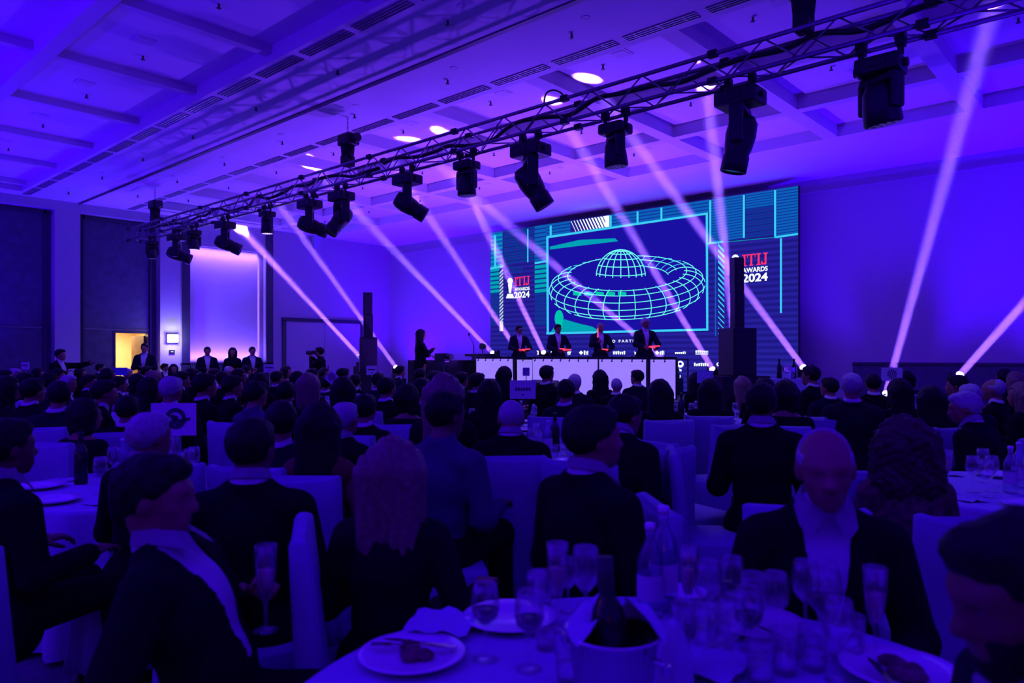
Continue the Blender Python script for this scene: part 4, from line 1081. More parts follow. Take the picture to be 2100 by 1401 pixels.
# ------------------------------------------------------------------ chairs in white linen covers
def chair_meshes(seed):
    rr = random.Random(seed); ph = [rr.uniform(0, 6.28) for _ in range(8)]
    def ringpts(hx, hy, z, amp, n=64, cy=0.0, rc=.05):
        P = []
        for k in range(n):
            t = 2*math.pi*k/n; c, s_ = math.cos(t), math.sin(t)
            e = .28
            x_ = hx*math.copysign(abs(c)**e, c); y_ = hy*math.copysign(abs(s_)**e, s_)
            f = amp*(math.sin(9*t+ph[0])+.6*math.sin(14*t+ph[1])); L = math.hypot(x_, y_)+1e-9
            P.append((x_*(1+f/L), cy+y_*(1+f/L), z))
        return P
    def loft(m, rings):
        R_ = [[m.bm.verts.new(p) for p in r] for r in rings]; n = len(R_[0])
        for a, b in zip(R_[:-1], R_[1:]):
            for k in range(n): m.bm.faces.new((a[k], a[(k+1) % n], b[(k+1) % n], b[k]))
        m.bm.faces.new(R_[0]); m.bm.faces.new(R_[-1][::-1])
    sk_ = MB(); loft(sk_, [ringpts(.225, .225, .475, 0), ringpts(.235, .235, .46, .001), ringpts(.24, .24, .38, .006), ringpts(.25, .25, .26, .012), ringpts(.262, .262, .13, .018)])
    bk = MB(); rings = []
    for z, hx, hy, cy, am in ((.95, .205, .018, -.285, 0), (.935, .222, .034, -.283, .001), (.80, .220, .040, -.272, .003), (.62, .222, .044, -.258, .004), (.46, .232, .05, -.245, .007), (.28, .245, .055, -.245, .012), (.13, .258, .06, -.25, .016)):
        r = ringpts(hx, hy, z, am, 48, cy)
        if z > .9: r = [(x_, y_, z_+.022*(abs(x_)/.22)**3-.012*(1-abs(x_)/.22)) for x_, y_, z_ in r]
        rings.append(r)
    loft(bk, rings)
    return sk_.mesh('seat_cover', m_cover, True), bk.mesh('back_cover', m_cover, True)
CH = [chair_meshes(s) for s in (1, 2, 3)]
leg_me = MB().tube((0, 0, 0), (0, 0, .2), .014, n=6).mesh('leg', m_black)
nchair = [0]
def chair(loc, rz, label, group, legs=True):
    v = CH[nchair[0] % 3]; nchair[0] += 1
    t = thing('covered_chair', label, 'chair', loc, rz, group)
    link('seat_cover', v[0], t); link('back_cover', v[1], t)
    if legs:
        for sx in (-.2, .2):
            for sy in (-.24, .2): link('leg', leg_me, t, (sx, sy, 0))
    return t

# ------------------------------------------------------------------ round tables and what stands on them
def table(r, d, R, where, n=10):
    c = W(r, d)
    t = thing('round_table', 'round banquet table hidden under its white cloth, %s' % where, 'table', c)
    MB().lathe([(0, .70), (R, .70), (R, .735), (0, .735)], 36).build('table_top', m_dframe, t)
    for k in range(4): MB().tube((.45*math.cos(k*1.571+.7), .45*math.sin(k*1.571+.7), 0), (.45*math.cos(k*1.571+.7), .45*math.sin(k*1.571+.7), .70), .02).build('leg', m_black, t)
    m = MB(); N = 96; rows = [[m.bm.verts.new((R*.5*math.cos(2*math.pi*k/N), R*.5*math.sin(2*math.pi*k/N), .742)) for k in range(N)]]
    m.bm.faces.new(rows[0])
    for (f, z, am) in ((.98, .742, 0), (1.0, .738, 0), (1.012, .72, .004), (1.03, .55, .03), (1.05, .30, .05), (1.07, .03, .065)):
        rows.append([m.bm.verts.new(((R*f+am*math.sin(2*math.pi*k/N*18+r))*math.cos(2*math.pi*k/N), (R*f+am*math.sin(2*math.pi*k/N*18+r))*math.sin(2*math.pi*k/N), z)) for k in range(N)])
    for a, b in zip(rows[:-1], rows[1:]):
        for k in range(N): m.bm.faces.new((a[k], a[(k+1) % N], b[(k+1) % N], b[k]))
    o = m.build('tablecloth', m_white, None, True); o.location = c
    tag(o, 'white floor-length cloth on the round table %s' % where, 'tablecloth')
    return c
TZ = .744
def gl(prof, n=16): return MB().lathe(prof, n)
WG = [(0, 0), (.034, .0), (.034, .003), (.006, .008), (.0045, .015), (.0045, .085), (.012, .092), (.034, .115), (.040, .140), (.037, .175), (.031, .205), (.030, .205), (.0355, .175), (.0385, .14), (.032, .117), (.010, .095), (0, .094)]
FL = [(0, 0), (.032, 0), (.032, .003), (.006, .008), (.0045, .015), (.0045, .075), (.012, .085), (.022, .12), (.027, .17), (.029, .225), (.028, .225), (.026, .17), (.021, .122), (.010, .088), (0, .087)]
TU = [(0, 0), (.03, 0), (.034, .05), (.037, .105), (.036, .105), (.033, .05), (.028, .006), (0, .006)]
me_wg, me_fl, me_tu = gl(WG).mesh('glass_body', m_glass, True), gl(FL).mesh('glass_body', m_glass, True), gl(TU).mesh('glass_body', m_glass, True)
me_wine = MB().lathe([(0, .096), (.010, .097), (.031, .118), (.0365, .135), (0, .135)], 16).mesh('wine', m_wine, True)
me_fiz = MB().lathe([(0, .089), (.010, .09), (.020, .123), (.0245, .16), (0, .161)], 14).mesh('sparkling_wine', m_sparkle, True)
me_wat = MB().lathe([(0, .008), (.027, .008), (.031, .05), (0, .05)], 14).mesh('water', m_glass, True)
me_bot = MB().lathe([(0, 0), (.036, 0), (.037, .01), (.037, .15), (.034, .175), (.018, .205), (.0135, .22), (.0135, .245), (0, .245)], 16).mesh('bottle_body', m_pane, True)
me_botcap = MB().lathe([(0, .245), (.015, .243), (.015, .263), (0, .265)], 12).mesh('cap', m_china, True)
me_botlab = MB().lathe([(.0375, .05), (.0375, .12)], 16).mesh('bottle_label', m_card, True)
me_wbot = MB().lathe([(0, 0), (.037, 0), (.038, .01), (.038, .185), (.032, .21), (.016, .24), (.0145, .255), (.0145, .30), (.017, .302), (.017, .315), (0, .315)], 16).mesh('bottle_body', m_dglass, True)
me_plate = MB().lathe([(0, .006), (.085, .006), (.10, .012), (.135, .022), (.138, .020), (.10, .006), (.08, 0), (0, 0)], 32).mesh('plate_body', m_china, True)
me_nap = MB()
_g = []
for i in range(9):
    _g.append([(.16*(i/8-.5), .16*(j/8-.5), .012+.018*abs(math.sin(i*.9+j*.5))*(1-abs(i/4-1)*.5)) for j in range(9)])
me_nap.grid(_g); me_nap = me_nap.mesh('napkin', m_white, True)
def fork_me():
    m = MB().box((0, -.05, .004), (.012, .10, .003), bev=.001).box((0, .02, .004), (.007, .06, .003)).box((0, .055, .004), (.022, .02, .003))
    for k in range(4): m.box((-.009+.006*k, .08, .005), (.003, .035, .002))
    return m.mesh('fork', m_steel)
def knife_me(): return MB().box((0, -.05, .004), (.014, .10, .005), bev=.001).slab([(-.008, 0, .003), (.008, 0, .003), (.010, .07, .003), (-.002, .11, .003), (-.008, .09, .003)], (0, 0, .002)).mesh('knife', m_steel)
me_fork, me_knife = fork_me(), knife_me()
me_bowl = MB().lathe([(0, 0), (.04, 0), (.08, .035), (.095, .055), (.092, .055), (.075, .034), (.035, .008), (0, .008)], 20).mesh('bowl_body', m_china, True)
def place(kind, loc, rz, label, group, sc_=1.0):
    K = {'wine': ('wine_glass', 'wine glass', [('glass_body', me_wg), ('wine', me_wine)]), 'empty': ('wine_glass', 'wine glass', [('glass_body', me_wg)]),
         'flute': ('champagne_flute', 'champagne glass', [('glass_body', me_fl), ('sparkling_wine', me_fiz)]), 'tumbler': ('water_glass', 'glass', [('glass_body', me_tu), ('water', me_wat)]),
         'water': ('water_bottle', 'bottle', [('bottle_body', me_bot), ('cap', me_botcap), ('bottle_label', me_botlab)]), 'winebottle': ('wine_bottle', 'bottle', [('bottle_body', me_wbot)]),
         'plate': ('dinner_plate', 'plate', [('plate_body', me_plate)]), 'napkin': ('napkin', 'napkin', None), 'fork': ('fork', 'cutlery', None), 'knife': ('knife', 'cutlery', None), 'bowl': ('bread_bowl', 'bowl', [('bowl_body', me_bowl)])}[kind]
    if K[2] is None:
        o = link(K[0], {'napkin': me_nap, 'fork': me_fork, 'knife': me_knife}[kind], None, loc); o.rotation_euler = (0, 0, rz); tag(o, label, K[1], group); o.scale = (sc_,)*3
        return o
    t = thing(K[0], label, K[1], loc, rz, group); t.scale = (sc_,)*3
    for nm, me in K[2]: link(nm, me, t)
    return t
def placard(px, py0, py1, wd_px, d, label, kind, tilt=0.0, mat=None):
    p = at_d(px, (py0+py1)/2, d); h_ = (py1-py0)*d/FPX; w_ = wd_px*d/FPX
    t = thing('table_placard', label, 'sign', (p.x, p.y, TZ), face(0, 1))
    zc = p.z-TZ
    MB().tube((0, .02, .008), (0, .02, max(.03, zc)), .006).build('stand', m_steel, t); MB().lathe([(0, 0), (.06, 0), (.06, .006), (0, .01)], 16, (0, .02, 0)).build('foot', m_steel, t)
    cd = MB().box((0, 0, 0), (w_, .008, h_)).build('card', mat or m_card, t, loc=(0, 0, zc)); cd.rotation_euler = (0, tilt, 0)
    b = MB(); Y = -.0055
    P2 = lambda x_, z_: (x_*w_, Y, z_*h_)
    if kind == 'globe':
        for (r0, r1, c0, c1) in ((.20, .33, 0, 28), (0, .10, 0, 28)):
            for k in range(c0, c1):
                a, c_ = 2*math.pi*k/28, 2*math.pi*(k+1)/28; q_ = lambda r_, t_: (.05*w_+r_*h_*math.cos(t_), Y, .02*h_+r_*h_*math.sin(t_))
                b.poly([q_(r0, a), q_(r1, a), q_(r1, c_), q_(r0, c_)]) if r0 else b.poly([q_(0, a), q_(r1, a), q_(r1, c_)])
        b.poly([P2(-.25, -.1), P2(.36, .06), P2(.40, .0), P2(.1, -.18)])
        b.poly([P2(-.08, .12), P2(.02, .15), P2(.05, -.02), P2(-.02, -.06)])
    elif kind == 'text':
        rl2 = random.Random(px); x_ = -.30
        for k in range(6):
            b.poly([P2(x_, -.06+.02*rl2.random()), P2(x_+.07, -.08), P2(x_+.085, .10), P2(x_+.01, .08+.04*rl2.random())]); x_ += .105
        b.poly([P2(-.05, -.32), P2(.06, -.32), P2(.06, -.25), P2(-.05, -.25)])
    elif kind == 'burst':
        for k in range(11):
            a = 2*math.pi*k/11; b.poly([(0, Y, 0), (.36*h_*math.cos(a-.16), Y, .36*h_*math.sin(a-.16)), (.40*h_*math.cos(a), Y, .40*h_*math.sin(a)), (.36*h_*math.cos(a+.16), Y, .36*h_*math.sin(a+.16))])
    elif kind == 'line':
        b.poly([P2(-.36, .0), P2(.36, .0), P2(.36, .14), P2(-.36, .14)]); b.poly([P2(-.06, -.34), P2(.0, -.34), P2(.0, -.2), P2(-.06, -.2)]); b.poly([P2(.04, -.34), P2(.1, -.34), P2(.1, -.2), P2(.04, -.2)])
    o = b.build('printed_emblem', m_ink, cd)
    return t
# ------------------------------------------------------------------ audience: shared figures for the middle and far tables
T_ = {}
T_['M'] = person_parts(hair='short', outfit='suit', h=.018, face_detail=True)
T_['N'] = person_parts(hair='short', outfit='suit', h=.018, head=(28, 0, 0), mats={'top': m_navy, 'bottom': m_navy})
T_['G'] = person_parts(hair='short', outfit='suit', h=.018, head=(-15, 5, 0), mats={'hair': m_hair_g, 'top': m_greysuit})
T_['B'] = person_parts(hair='thin', outfit='suit', h=.018, head=(10, 0, 0), mats={'hair': m_hair_g})
T_['W'] = person_parts(hair='long', outfit='dress', fem=True, h=.018, mats={'top': m_dress})
T_['V'] = person_parts(hair='long', outfit='sleeved', fem=True, h=.018, head=(-25, 0, 0), mats={'top': m_dress})
T_['L'] = person_parts(hair='wavy', outfit='sleeved', fem=True, h=.018, head=(12, 0, 0), mats={'hair': m_hair_b, 'top': m_dress})
T_['K'] = person_parts(hair='bob', outfit='dress', fem=True, h=.018, head=(-20, 0, 0), mats={'top': m_dress})
T_['S'] = person_parts(hair='short', outfit='shirt', h=.018, mats={'shirt': m_blue})
DESC = {'M': 'dark-haired guest in black suit', 'N': 'dark-haired guest in navy suit, head turned', 'G': 'grey-haired guest in charcoal suit', 'B': 'balding guest in black suit',
        'W': 'long-haired guest in black short-sleeved dress', 'V': 'long-haired guest in black long-sleeved dress', 'L': 'blonde guest in dark dress', 'K': 'guest with dark bob in black dress', 'S': 'dark-haired guest in light blue shirt'}
STAGE = Vector((-10.5, 14.5, 0))
rp_ = random.Random(11)
TB = [(-2.25, 4.35, .72, 'behind the silver-haired man'), (2.9, 4.2, .72, 'beyond the auburn curls'), (.35, 5.75, .62, 'beyond the stooping man'), (2.15, 9.0, .70, 'before the column loudspeaker'), (5.15, 9.75, .70, 'under the burst placard'),
      (-2.5, 9.0, .70, 'with the tilted card'), (-4.5, 8.6, .70, 'before the pilaster'), (-6.9, 13.5, .75, 'before the lit doorway'), (-2.6, 13.4, .75, 'by the far loudspeaker'), (-4.4, 13.3, .7, 'before the lit niche'), (.15, 8.0, .65, 'under the lettered placard'), (-9.1, 13.6, .7, 'before the first timber bay')]
SEATS = [(W(.33, 1.5), .86+.25)]+[(W(r, d), R+.28) for (r, d, R, wh) in TB]
def near_table(p):
    return min(TB, key=lambda t: (W(t[0], t[1])-Vector((p.x, p.y, 0))).length-.0)[3]
def seat_person(parts, px, pyt, d, yaw, label, group, top=1.31, hy=.025, scale=None, chlabel=None, chgroup=None, chyaw=None):
    p = at_d(px, pyt, d); s = scale or max(.92, min(1.08, p.z/top))
    o = Vector((p.x, p.y, 0)) - Vector((-math.sin(yaw)*hy*s, math.cos(yaw)*hy*s, 0))
    SEATS.append((o, .30))
    t = put_person(parts, o, yaw, label, group, s)
    if chlabel: chair(o, yaw if chyaw is None else chyaw, chlabel, chgroup, legs=d < 6)
    return t
CROWD = [(10, 760, 'M'), (30, 757, 'G'), (52, 766, 'M'), (79, 757, 'W'), (101, 767, 'N'), (119, 758, 'M'), (141, 771, 'G'), (166, 756, 'V'), (184, 769, 'M'), (206, 747, 'N'), (223, 758, 'K'), (244, 773, 'M'), (262, 757, 'G'),
    (284, 769, 'W'), (301, 752, 'M'), (319, 763, 'L'), (338, 746, 'N'), (356, 748, 'V'), (373, 763, 'M'), (396, 758, 'K'), (421, 768, 'M', 5.9), (440, 757, 'N'), (458, 763, 'M'), (471, 751, 'B'), (492, 758, 'W'), (506, 750, 'N'), (525, 784, 'S', 6.4),
    (536, 767, 'W'), (569, 762, 'M'), (588, 752, 'K'), (577, 826, 'N', 4.7), (587, 784, 'M', 6.8), (612, 764, 'V'), (641, 757, 'M'), (666, 756, 'K'), (704, 756, 'M'), (703, 777, 'W', 6.7), (729, 769, 'M'), (750, 811, 'M', 4.9), (776, 766, 'N'),
    (794, 776, 'M'), (821, 751, 'N', 14), (838, 792, 'K', 5.8), (862, 757, 'M', 12), (893, 764, 'W', 9.6), (912, 772, 'L', 6.3), (947, 764, 'M', 10), (1036, 754, 'W', 10.5), (1004, 782, 'V', 6.9), (1122, 751, 'M', 10.5), (1179, 769, 'G', 8.3), (1161, 780, 'N', 6.3),
    (1229, 761, 'W', 8.6), (1265, 776, 'B', 7.4), (1306, 760, 'N', 8.8), (1352, 782, 'W', 6.2), (1427, 766, 'V', 9.4), (1456, 780, 'W', 6.5), (1521, 774, 'L', 7.9), (1568, 777, 'M', 7.0), (1613, 784, 'K', 6.1), (1662, 752, 'M', 10), (1747, 768, 'G', 7.8),
    (1842, 780, 'W', 6.4), (1859, 762, 'K', 10), (1909, 795, 'V', 5.3), (1962, 771, 'M', 8.0), (2036, 778, 'B', 6.8), (2058, 758, 'W', 11), (2081, 765, 'L', 9.2), (2094, 788, 'L', 6.0), (1988, 790, 'G', 5.6),
    (68, 778, 'M', 6.6), (18, 775, 'W', 7.2), (120, 784, 'N', 6.0), (176, 822, 'K', 5.0, 1), (215, 782, 'M', 6.2), (262, 820, 'M', 5.6, 1), (310, 778, 'V', 6.9), (352, 775, 'G', 7.6), (478, 772, 'M', 7.9), (668, 772, 'N', 7.6), (866, 778, 'M', 7.0), (980, 766, 'M', 9.2), (1700, 776, 'N', 8.4), (1790, 768, 'M', 9.0)]
def free_depth(px, py, d):
    best = None
    for k in range(60):
        dd = d*(.72+.011*k); p = at_d(px, py, dd)
        if not (1.20 <= p.z <= 1.42) or p.x < XLEFT+.7: continue
        q = Vector((p.x, p.y, 0)); clear = min((q-c_).length-r_-.28 for c_, r_ in SEATS)
        sc_ = min(clear, .12)-abs(dd/d-1)*.12
        if best is None or sc_ > best[0]: best = (sc_, dd)
    return best[1] if best else d
def seat_crowd():
    for c in sorted(CROWD, key=lambda c: -c[1]):
        px, py, ty = c[:3]; d = c[3] if len(c) > 3 else 328.0/(py-730)
        d = d if len(c) > 4 else free_depth(px, py, d); p = at_d(px, py, d)
        if p.x < XLEFT+.8: d *= (XLEFT+.8)/p.x; p = at_d(px, py, d)
        v = STAGE-p; yaw = math.atan2(v.y, v.x)-math.pi/2+math.radians(rp_.uniform(-32, 32))
        wh = near_table(p)
        wc = d < 6.2 or rp_.random() < .3
        seat_person(T_[ty], px, py, d, yaw, DESC[ty]+' at the table '+wh, DESC[ty]+' at the table '+wh, chlabel='white covered chair of a guest at the table '+wh if wc else None, chgroup='guest chairs at the table '+wh)

# ------------------------------------------------------------------ guests close by, each posed
def near(px, pyt, d, fr, fd, label, chl=None, cy=None, **kw):
    lean = math.radians(kw.get('lean', 0)); hc = kw.get('hunch', 0.0)
    parts = person_parts(**kw); yaw = face(fr, fd)
    y = math.sin(lean)*(.665-hc*.4)+(.025+hc)*math.cos(lean); z = .53+math.cos(lean)*(.665-hc*.4)-math.sin(lean)*(.025+hc)+.117
    return seat_person(parts, px, pyt, d, yaw, label, None, top=z, hy=y, chlabel=chl, chyaw=None if cy is None else face(*cy))
A = lambda *a: a
# man with the champagne flute
man_l = near(318, 936, 2.02, 1, .05, 'dark-haired man in black jacket and white open shirt holding a champagne flute', None,
     lean=-20, head=(6, 4, 0), h=.0105, outfit='suit', curl=(.5, 1.0), vee=.062, mats={'skin': m_skin},
     arms=[((.36, -.16, .17), (.30, .12, .10)), ((-.27, .0, .15), (-.17, .13, .25))])
# woman from behind with long fair hair
near(808, 906, 2.5, .10, 1, 'woman with long wavy fair hair in a black top, her back to the near table', 'white covered chair of the woman with long fair hair', cy=(1, .25), lean=3, h=.0105, fem=True, hair='wavy', outfit='sleeved',
     mats={'hair': m_hair_b, 'top': m_dress}, arms=[((.30, -.03, .18), (.34, .12, .22)), ((-.28, .02, .18), (-.2, .25, .2))])
near(1217, 836, 2.75, .80, .60, 'man in a black suit and dark tie, face in profile, his white collar showing', 'white covered chair of the man seen in profile with a dark tie', cy=(-1, -.1), lean=2, head=(-18, 0, 0), h=.011, mats={'skin': m_skin}, tie=m_suit)
bald = near(1693, 884, 2.18, -.22, -1, 'bald man facing the near table in a black jacket and white open shirt', None, lean=6, head=(-4, 6, 2), h=.0095, hair='thin', mats={'hair': m_hair_g, 'skin': m_skin},
     arms=[((.27, .02, .14), (.16, .20, .12)), ((-.27, .02, .14), (-.16, .20, .12))])
near(2096, 1064, 1.12, -1, .05, 'bearded dark-haired man in profile resting his hand against his mouth', None, lean=12, head=(0, 18, 0), h=.0095, beard=True, mats={'skin': m_skin2, 'top': m_greysuit},
     arms=[((.25, .10, .12), (.16, .32, .16)), ((-.24, .14, .20), (-.10, .19, .44))], curl=(.5, .8))
near(517, 862, 2.8, -.15, 1, 'broad dark-haired man in a black suit, back turned, behind the flute holder', 'white covered chair of the broad man in black', cy=(.9, .6), lean=4, head=(-20, 4, 0), h=.012, mats={'skin': m_skin2})
near(308, 850, 3.5, .30, 1, 'man with cropped silver hair seen from behind before the globe placard', 'white covered chair of the silver-haired man', cy=(.2, -1), lean=2, head=(-12, 0, 0), h=.012, mats={'hair': m_hair_g})
near(658, 833, 3.7, .1, 1, 'woman with straight black hair in a red dress, seen from behind', 'white covered chair of the woman in red', cy=(.15, 1), lean=0, h=.013, fem=True, hair='long', outfit='sleeveless', mats={'top': m_red})
near(708, 828, 4.75, .5, .9, 'grey-haired man in a black suit with white collar beside the woman in red', 'white covered chair of the grey man beside the woman in red', lean=3, h=.013, mats={'hair': m_hair_g})
near(915, 806, 3.75, .45, .9, 'dark-haired man in a pale blue shirt, back turned, arm towards the table', 'white covered chair of the man in a pale blue shirt', cy=(1, .2), lean=5, head=(-15, 5, 0), h=.0125, outfit='shirt', mats={'shirt': m_blue, 'skin': m_skin2})
near(1048, 823, 4.5, .05, 1, 'stooping thin-haired man in a black suit above a full white chair back', 'white covered chair with its whole back turned to the near table', lean=8, head=(5, 14, 0), hunch=.04, h=.0125, hair='thin', mats={'hair': m_hair_g})
near(1282, 812, 4.3, .55, .8, 'dark-haired man leaning forward in a black suit behind the man in profile', 'white covered chair of the leaning man in black', lean=22, head=(-20, 10, 0), h=.0125)
near(1562, 788, 4.4, .35, .95, 'dark-haired man in a black suit turned from his chair, before the column loudspeaker', None, lean=0, head=(-10, 0, 0), h=.0125, mats={'skin': m_skin2})
near(1850, 862, 3.3, .12, 1, 'woman with dark auburn curls in a red patterned blouse beside the bald man', 'white covered chair of the woman with auburn curls', cy=(.2, -1), lean=4, h=.0115, fem=True, hair='curly', outfit='sleeved', mats={'hair': m_hair_r, 'top': m_pat})
near(1978, 806, 5.4, -.5, .85, 'stooping grey-haired man with glasses-pale face in a black suit near the bottles', 'white covered chair of the stooping grey man', lean=16, head=(30, 10, 0), h=.0125, mats={'hair': m_hair_g})
near(14, 862, 2.9, .5, .9, 'dark-haired man in a black suit at the end of the flute holder side', None, lean=2, h=.012, mats={'skin': m_skin2})
near(633, 768, 7.9, -.1, 1, 'fair-haired guest raising a lit phone with both hands', None, lean=2, h=.016, fem=True, hair='wavy', outfit='sleeved', mats={'hair': m_hair_b, 'top': m_dress}, arms=[((.24, .14, .30), (.06, .30, .54)), ((-.24, .14, .30), (-.06, .30, .54))])
# empty covered chairs
chair(W(1.23, 4.25), face(1, -.15), 'empty white covered chair turned sideways, its seat showing', None)
chair(W(1.18, 4.9), face(.9, .5), 'white covered chair pushed aside behind the man before the loudspeaker', None)
chair(W(1.68, 2.80), face(.15, 1), 'empty white covered chair between the bald and the bearded man', None)
chair(W(-1.22, 1.95), face(1, .1), 'white covered chair of the man holding the flute', None)
chair(W(1.02, 2.40), face(-.22, -1), 'white covered chair under the bald man', None)
chair(W(1.12, 1.06), face(-1, .02), 'white covered chair under the bearded man', None)
chair(W(.78, 4.6), face(-.6, .8), 'white covered chair showing its folded side between the near and middle tables', None)
chair(W(1.75, 6.2), face(-.3, 1), 'white covered chair with full back towards the near tables, below the long-haired guest', None)
chair(W(3.0, 6.9), face(.4, 1), 'empty white covered chair beside the grey guest by the wainscot', None)
chair(W(4.4, 7.6), face(-.2, 1), 'empty white covered chair before the burst placard', None)

seat_crowd()
# ------------------------------------------------------------------ standing people
def stand(parts, px, pyt, d, yaw, label, z0=0.0, group=None, height=1.73):
    p = at_d(px, pyt, d); s = max(.9, min(1.1, (p.z-z0)/height))
    return put_person(parts, (p.x, p.y, z0), yaw, label, group, s)
st_m = person_parts(pose='stand', hair='short', h=.02, arms=[((.25, .04, .18), (.06, .20, .20)), ((-.25, .04, .18), (-.06, .20, .14))], mats={'top': m_navy})
st_w = person_parts(pose='stand', hair='long', h=.02, fem=True, outfit='sleeved', mats={'top': m_dress})
to_cam = lambda px: face(-(px-1050)/FPX, -1)
p = at_X(297, 707, XLEFT+1.0); stand(st_m, 297, 705, 19.2, to_cam(297)-.3, 'man in a dark suit standing in front of the lit doorway')
stand(st_m, 425, 712, 19.6, to_cam(425)+.1, 'man in a dark suit standing before the lit niche beside a woman')
stand(st_w, 477, 714, 19.7, to_cam(477), 'woman with long dark hair standing between two men at the lit niche')
stand(st_m, 517, 712, 19.8, to_cam(517)+.25, 'man in a dark suit standing at the niche end near the closed double door')
wave = person_parts(pose='stand', hair='short', h=.02, arms=[((.25, .05, .20), (.12, .2, .3)), ((-.28, .25, .44), (-.20, .55, .50))], curl=(.5, .0), mats={'top': m_suit})
stand(wave, 122, 717, 14.5, face(.95, -.1), 'man in a dark suit standing with one arm stretched out by the pilaster')
camm = person_parts(pose='stand', hair='short', h=.02, arms=[((.26, .12, .30), (.08, .22, .52)), ((-.26, .12, .30), (-.08, .22, .52))], outfit='shirt', mats={'shirt': m_suit})
camman = stand(camm, 657, 713, 18.0, face(-.9, .1), 'photographer standing with a camera raised before the closed double door')
t = thing('photo_camera', 'black camera held up by the photographer before the double door', 'camera', at_d(645, 723, 18.0), face(-.9, .1))
MB().box((0, 0, 0), (.15, .07, .10), bev=.01).build('camera_body', m_plastic, t); MB().tube((0, .03, 0), (0, .2, 0), .045, .05, 12).build('lens', m_plastic, t)
sing = person_parts(pose='stand', hair='long', h=.02, fem=False, outfit='sleeved', mats={'top': m_dress}, arms=[((.26, .10, .24), (.10, .26, .34)), ((-.26, .08, .2), (-.12, .22, .2))])
pz = at_d(862, 677, 17.4); stand(sing, 862, 677, 17.4, face(.8, .3), 'long-haired musician in black standing beside the draped equipment table', z0=.30)
t = thing('riser_box', 'low black riser under the long-haired musician', 'riser', (pz.x, pz.y, 0), YAW); MB().box((0, 0, .15), (1.0, .9, .29), bev=.01).build('riser_body', m_stage, t); MB().box((0, 0, .295), (1.02, .92, .01)).build('top_sheet', m_black, t)
# four drummers with red light sticks
m_tee = M('white_tee', (.62, .60, .66), .8, var=.05, scale=20)
dr_arm = [[((.27, .12, .20), (.14, .36, .14)), ((-.27, .12, .20), (-.12, .36, .12))], [((.27, .12, .20), (.12, .36, .12)), ((-.27, .10, .22), (-.14, .36, .14))], [((.28, .14, .24), (.22, .34, .30)), ((-.27, .12, .20), (-.10, .36, .12))], [((.28, .12, .20), (.20, .36, .14)), ((-.27, .12, .20), (-.10, .38, .12))]]
m_stick = M_emit('red_light_stick', (1.0, .03, .08), 2.2)
dl_ = ['first drummer with short dark hair, open dark jacket and white tee, by the keyboard', 'second drummer with glasses, open dark jacket and white tee', 'third drummer with pale cropped hair, raised red stick and dark jacket', 'tallest drummer with glasses and long white tee at the end of the desk']
for i, (X, pt) in enumerate(((-13.0, 668), (-11.67, 666), (-10.34, 664), (-9.07, 656))):
    pp = person_parts(pose='stand', hair='short' if i != 2 else 'thin', h=.016, outfit='suit', arms=dr_arm[i], curl=(1.0, 1.0), head=((22, 0, 0), (12, 8, 0), (5, 3, 0), (15, 4, 0))[i], mats={'top': m_navy, 'shirt': m_tee, 'hair': m_hair_d if i < 2 else m_hair_g})
    s = ((1.01, 1.01, 1.01, 1.05)[i]); yaw = face(-.10, -1)+.35
    t = put_person(pp, (X, 14.72, SZ), yaw, dl_[i], None, s)
    for k, (el_, wr_) in enumerate(dr_arm[i]):
        a = Vector((wr_[0], wr_[1]+.07, .95+wr_[2])); b = a+(Vector((-.30 if k == 0 else .26, .12, .02)) if not (i == 2 and k == 0) else Vector((.02, .06, .34)))
        Mx = Matrix.Translation((X, 14.72, SZ)) @ Matrix.Rotation(yaw, 4, 'Z') @ Matrix.Scale(s, 4)
        a, b = Mx @ a, Mx @ b
        q = thing('light_stick', 'glowing red drum stick in the %s hand of the %s' % ('raised' if (i == 2 and k == 0) else ('one' if k == 0 else 'other'), dl_[i].split(' with')[0]), 'drum stick', a, 0, 'red light sticks of the drummers')
        MB().tube((0, 0, 0), (b-a)*.35, .014).build('grip', m_black, q); MB().tube((b-a)*.35, b-a, .017, .013).build('glowing_tip', m_stick, q)
    if i in (1, 3, 0):
        g = MB(); 
        for sx in (-1, 1):
            for k in range(10):
                a0, a1 = 2*math.pi*k/10, 2*math.pi*(k+1)/10; g.tube((sx*.034+.024*math.cos(a0), 0, .019*math.sin(a0)), (sx*.034+.024*math.cos(a1), 0, .019*math.sin(a1)), .0035, n=4)
            g.tube((sx*.058, 0, .005), (sx*.078, -.10, .005), .003, n=4)
        g.tube((-.012, 0, .004), (.012, 0, .004), .003, n=4)
        o = g.build('spectacles', m_black, t); o.location = (0, .025+.098, .95+.665+.006); o.rotation_euler = (0, 0, math.radians((22, 12, 5, 15)[i])); o.location.x = -.098*math.sin(math.radians((22, 12, 5, 15)[i]))

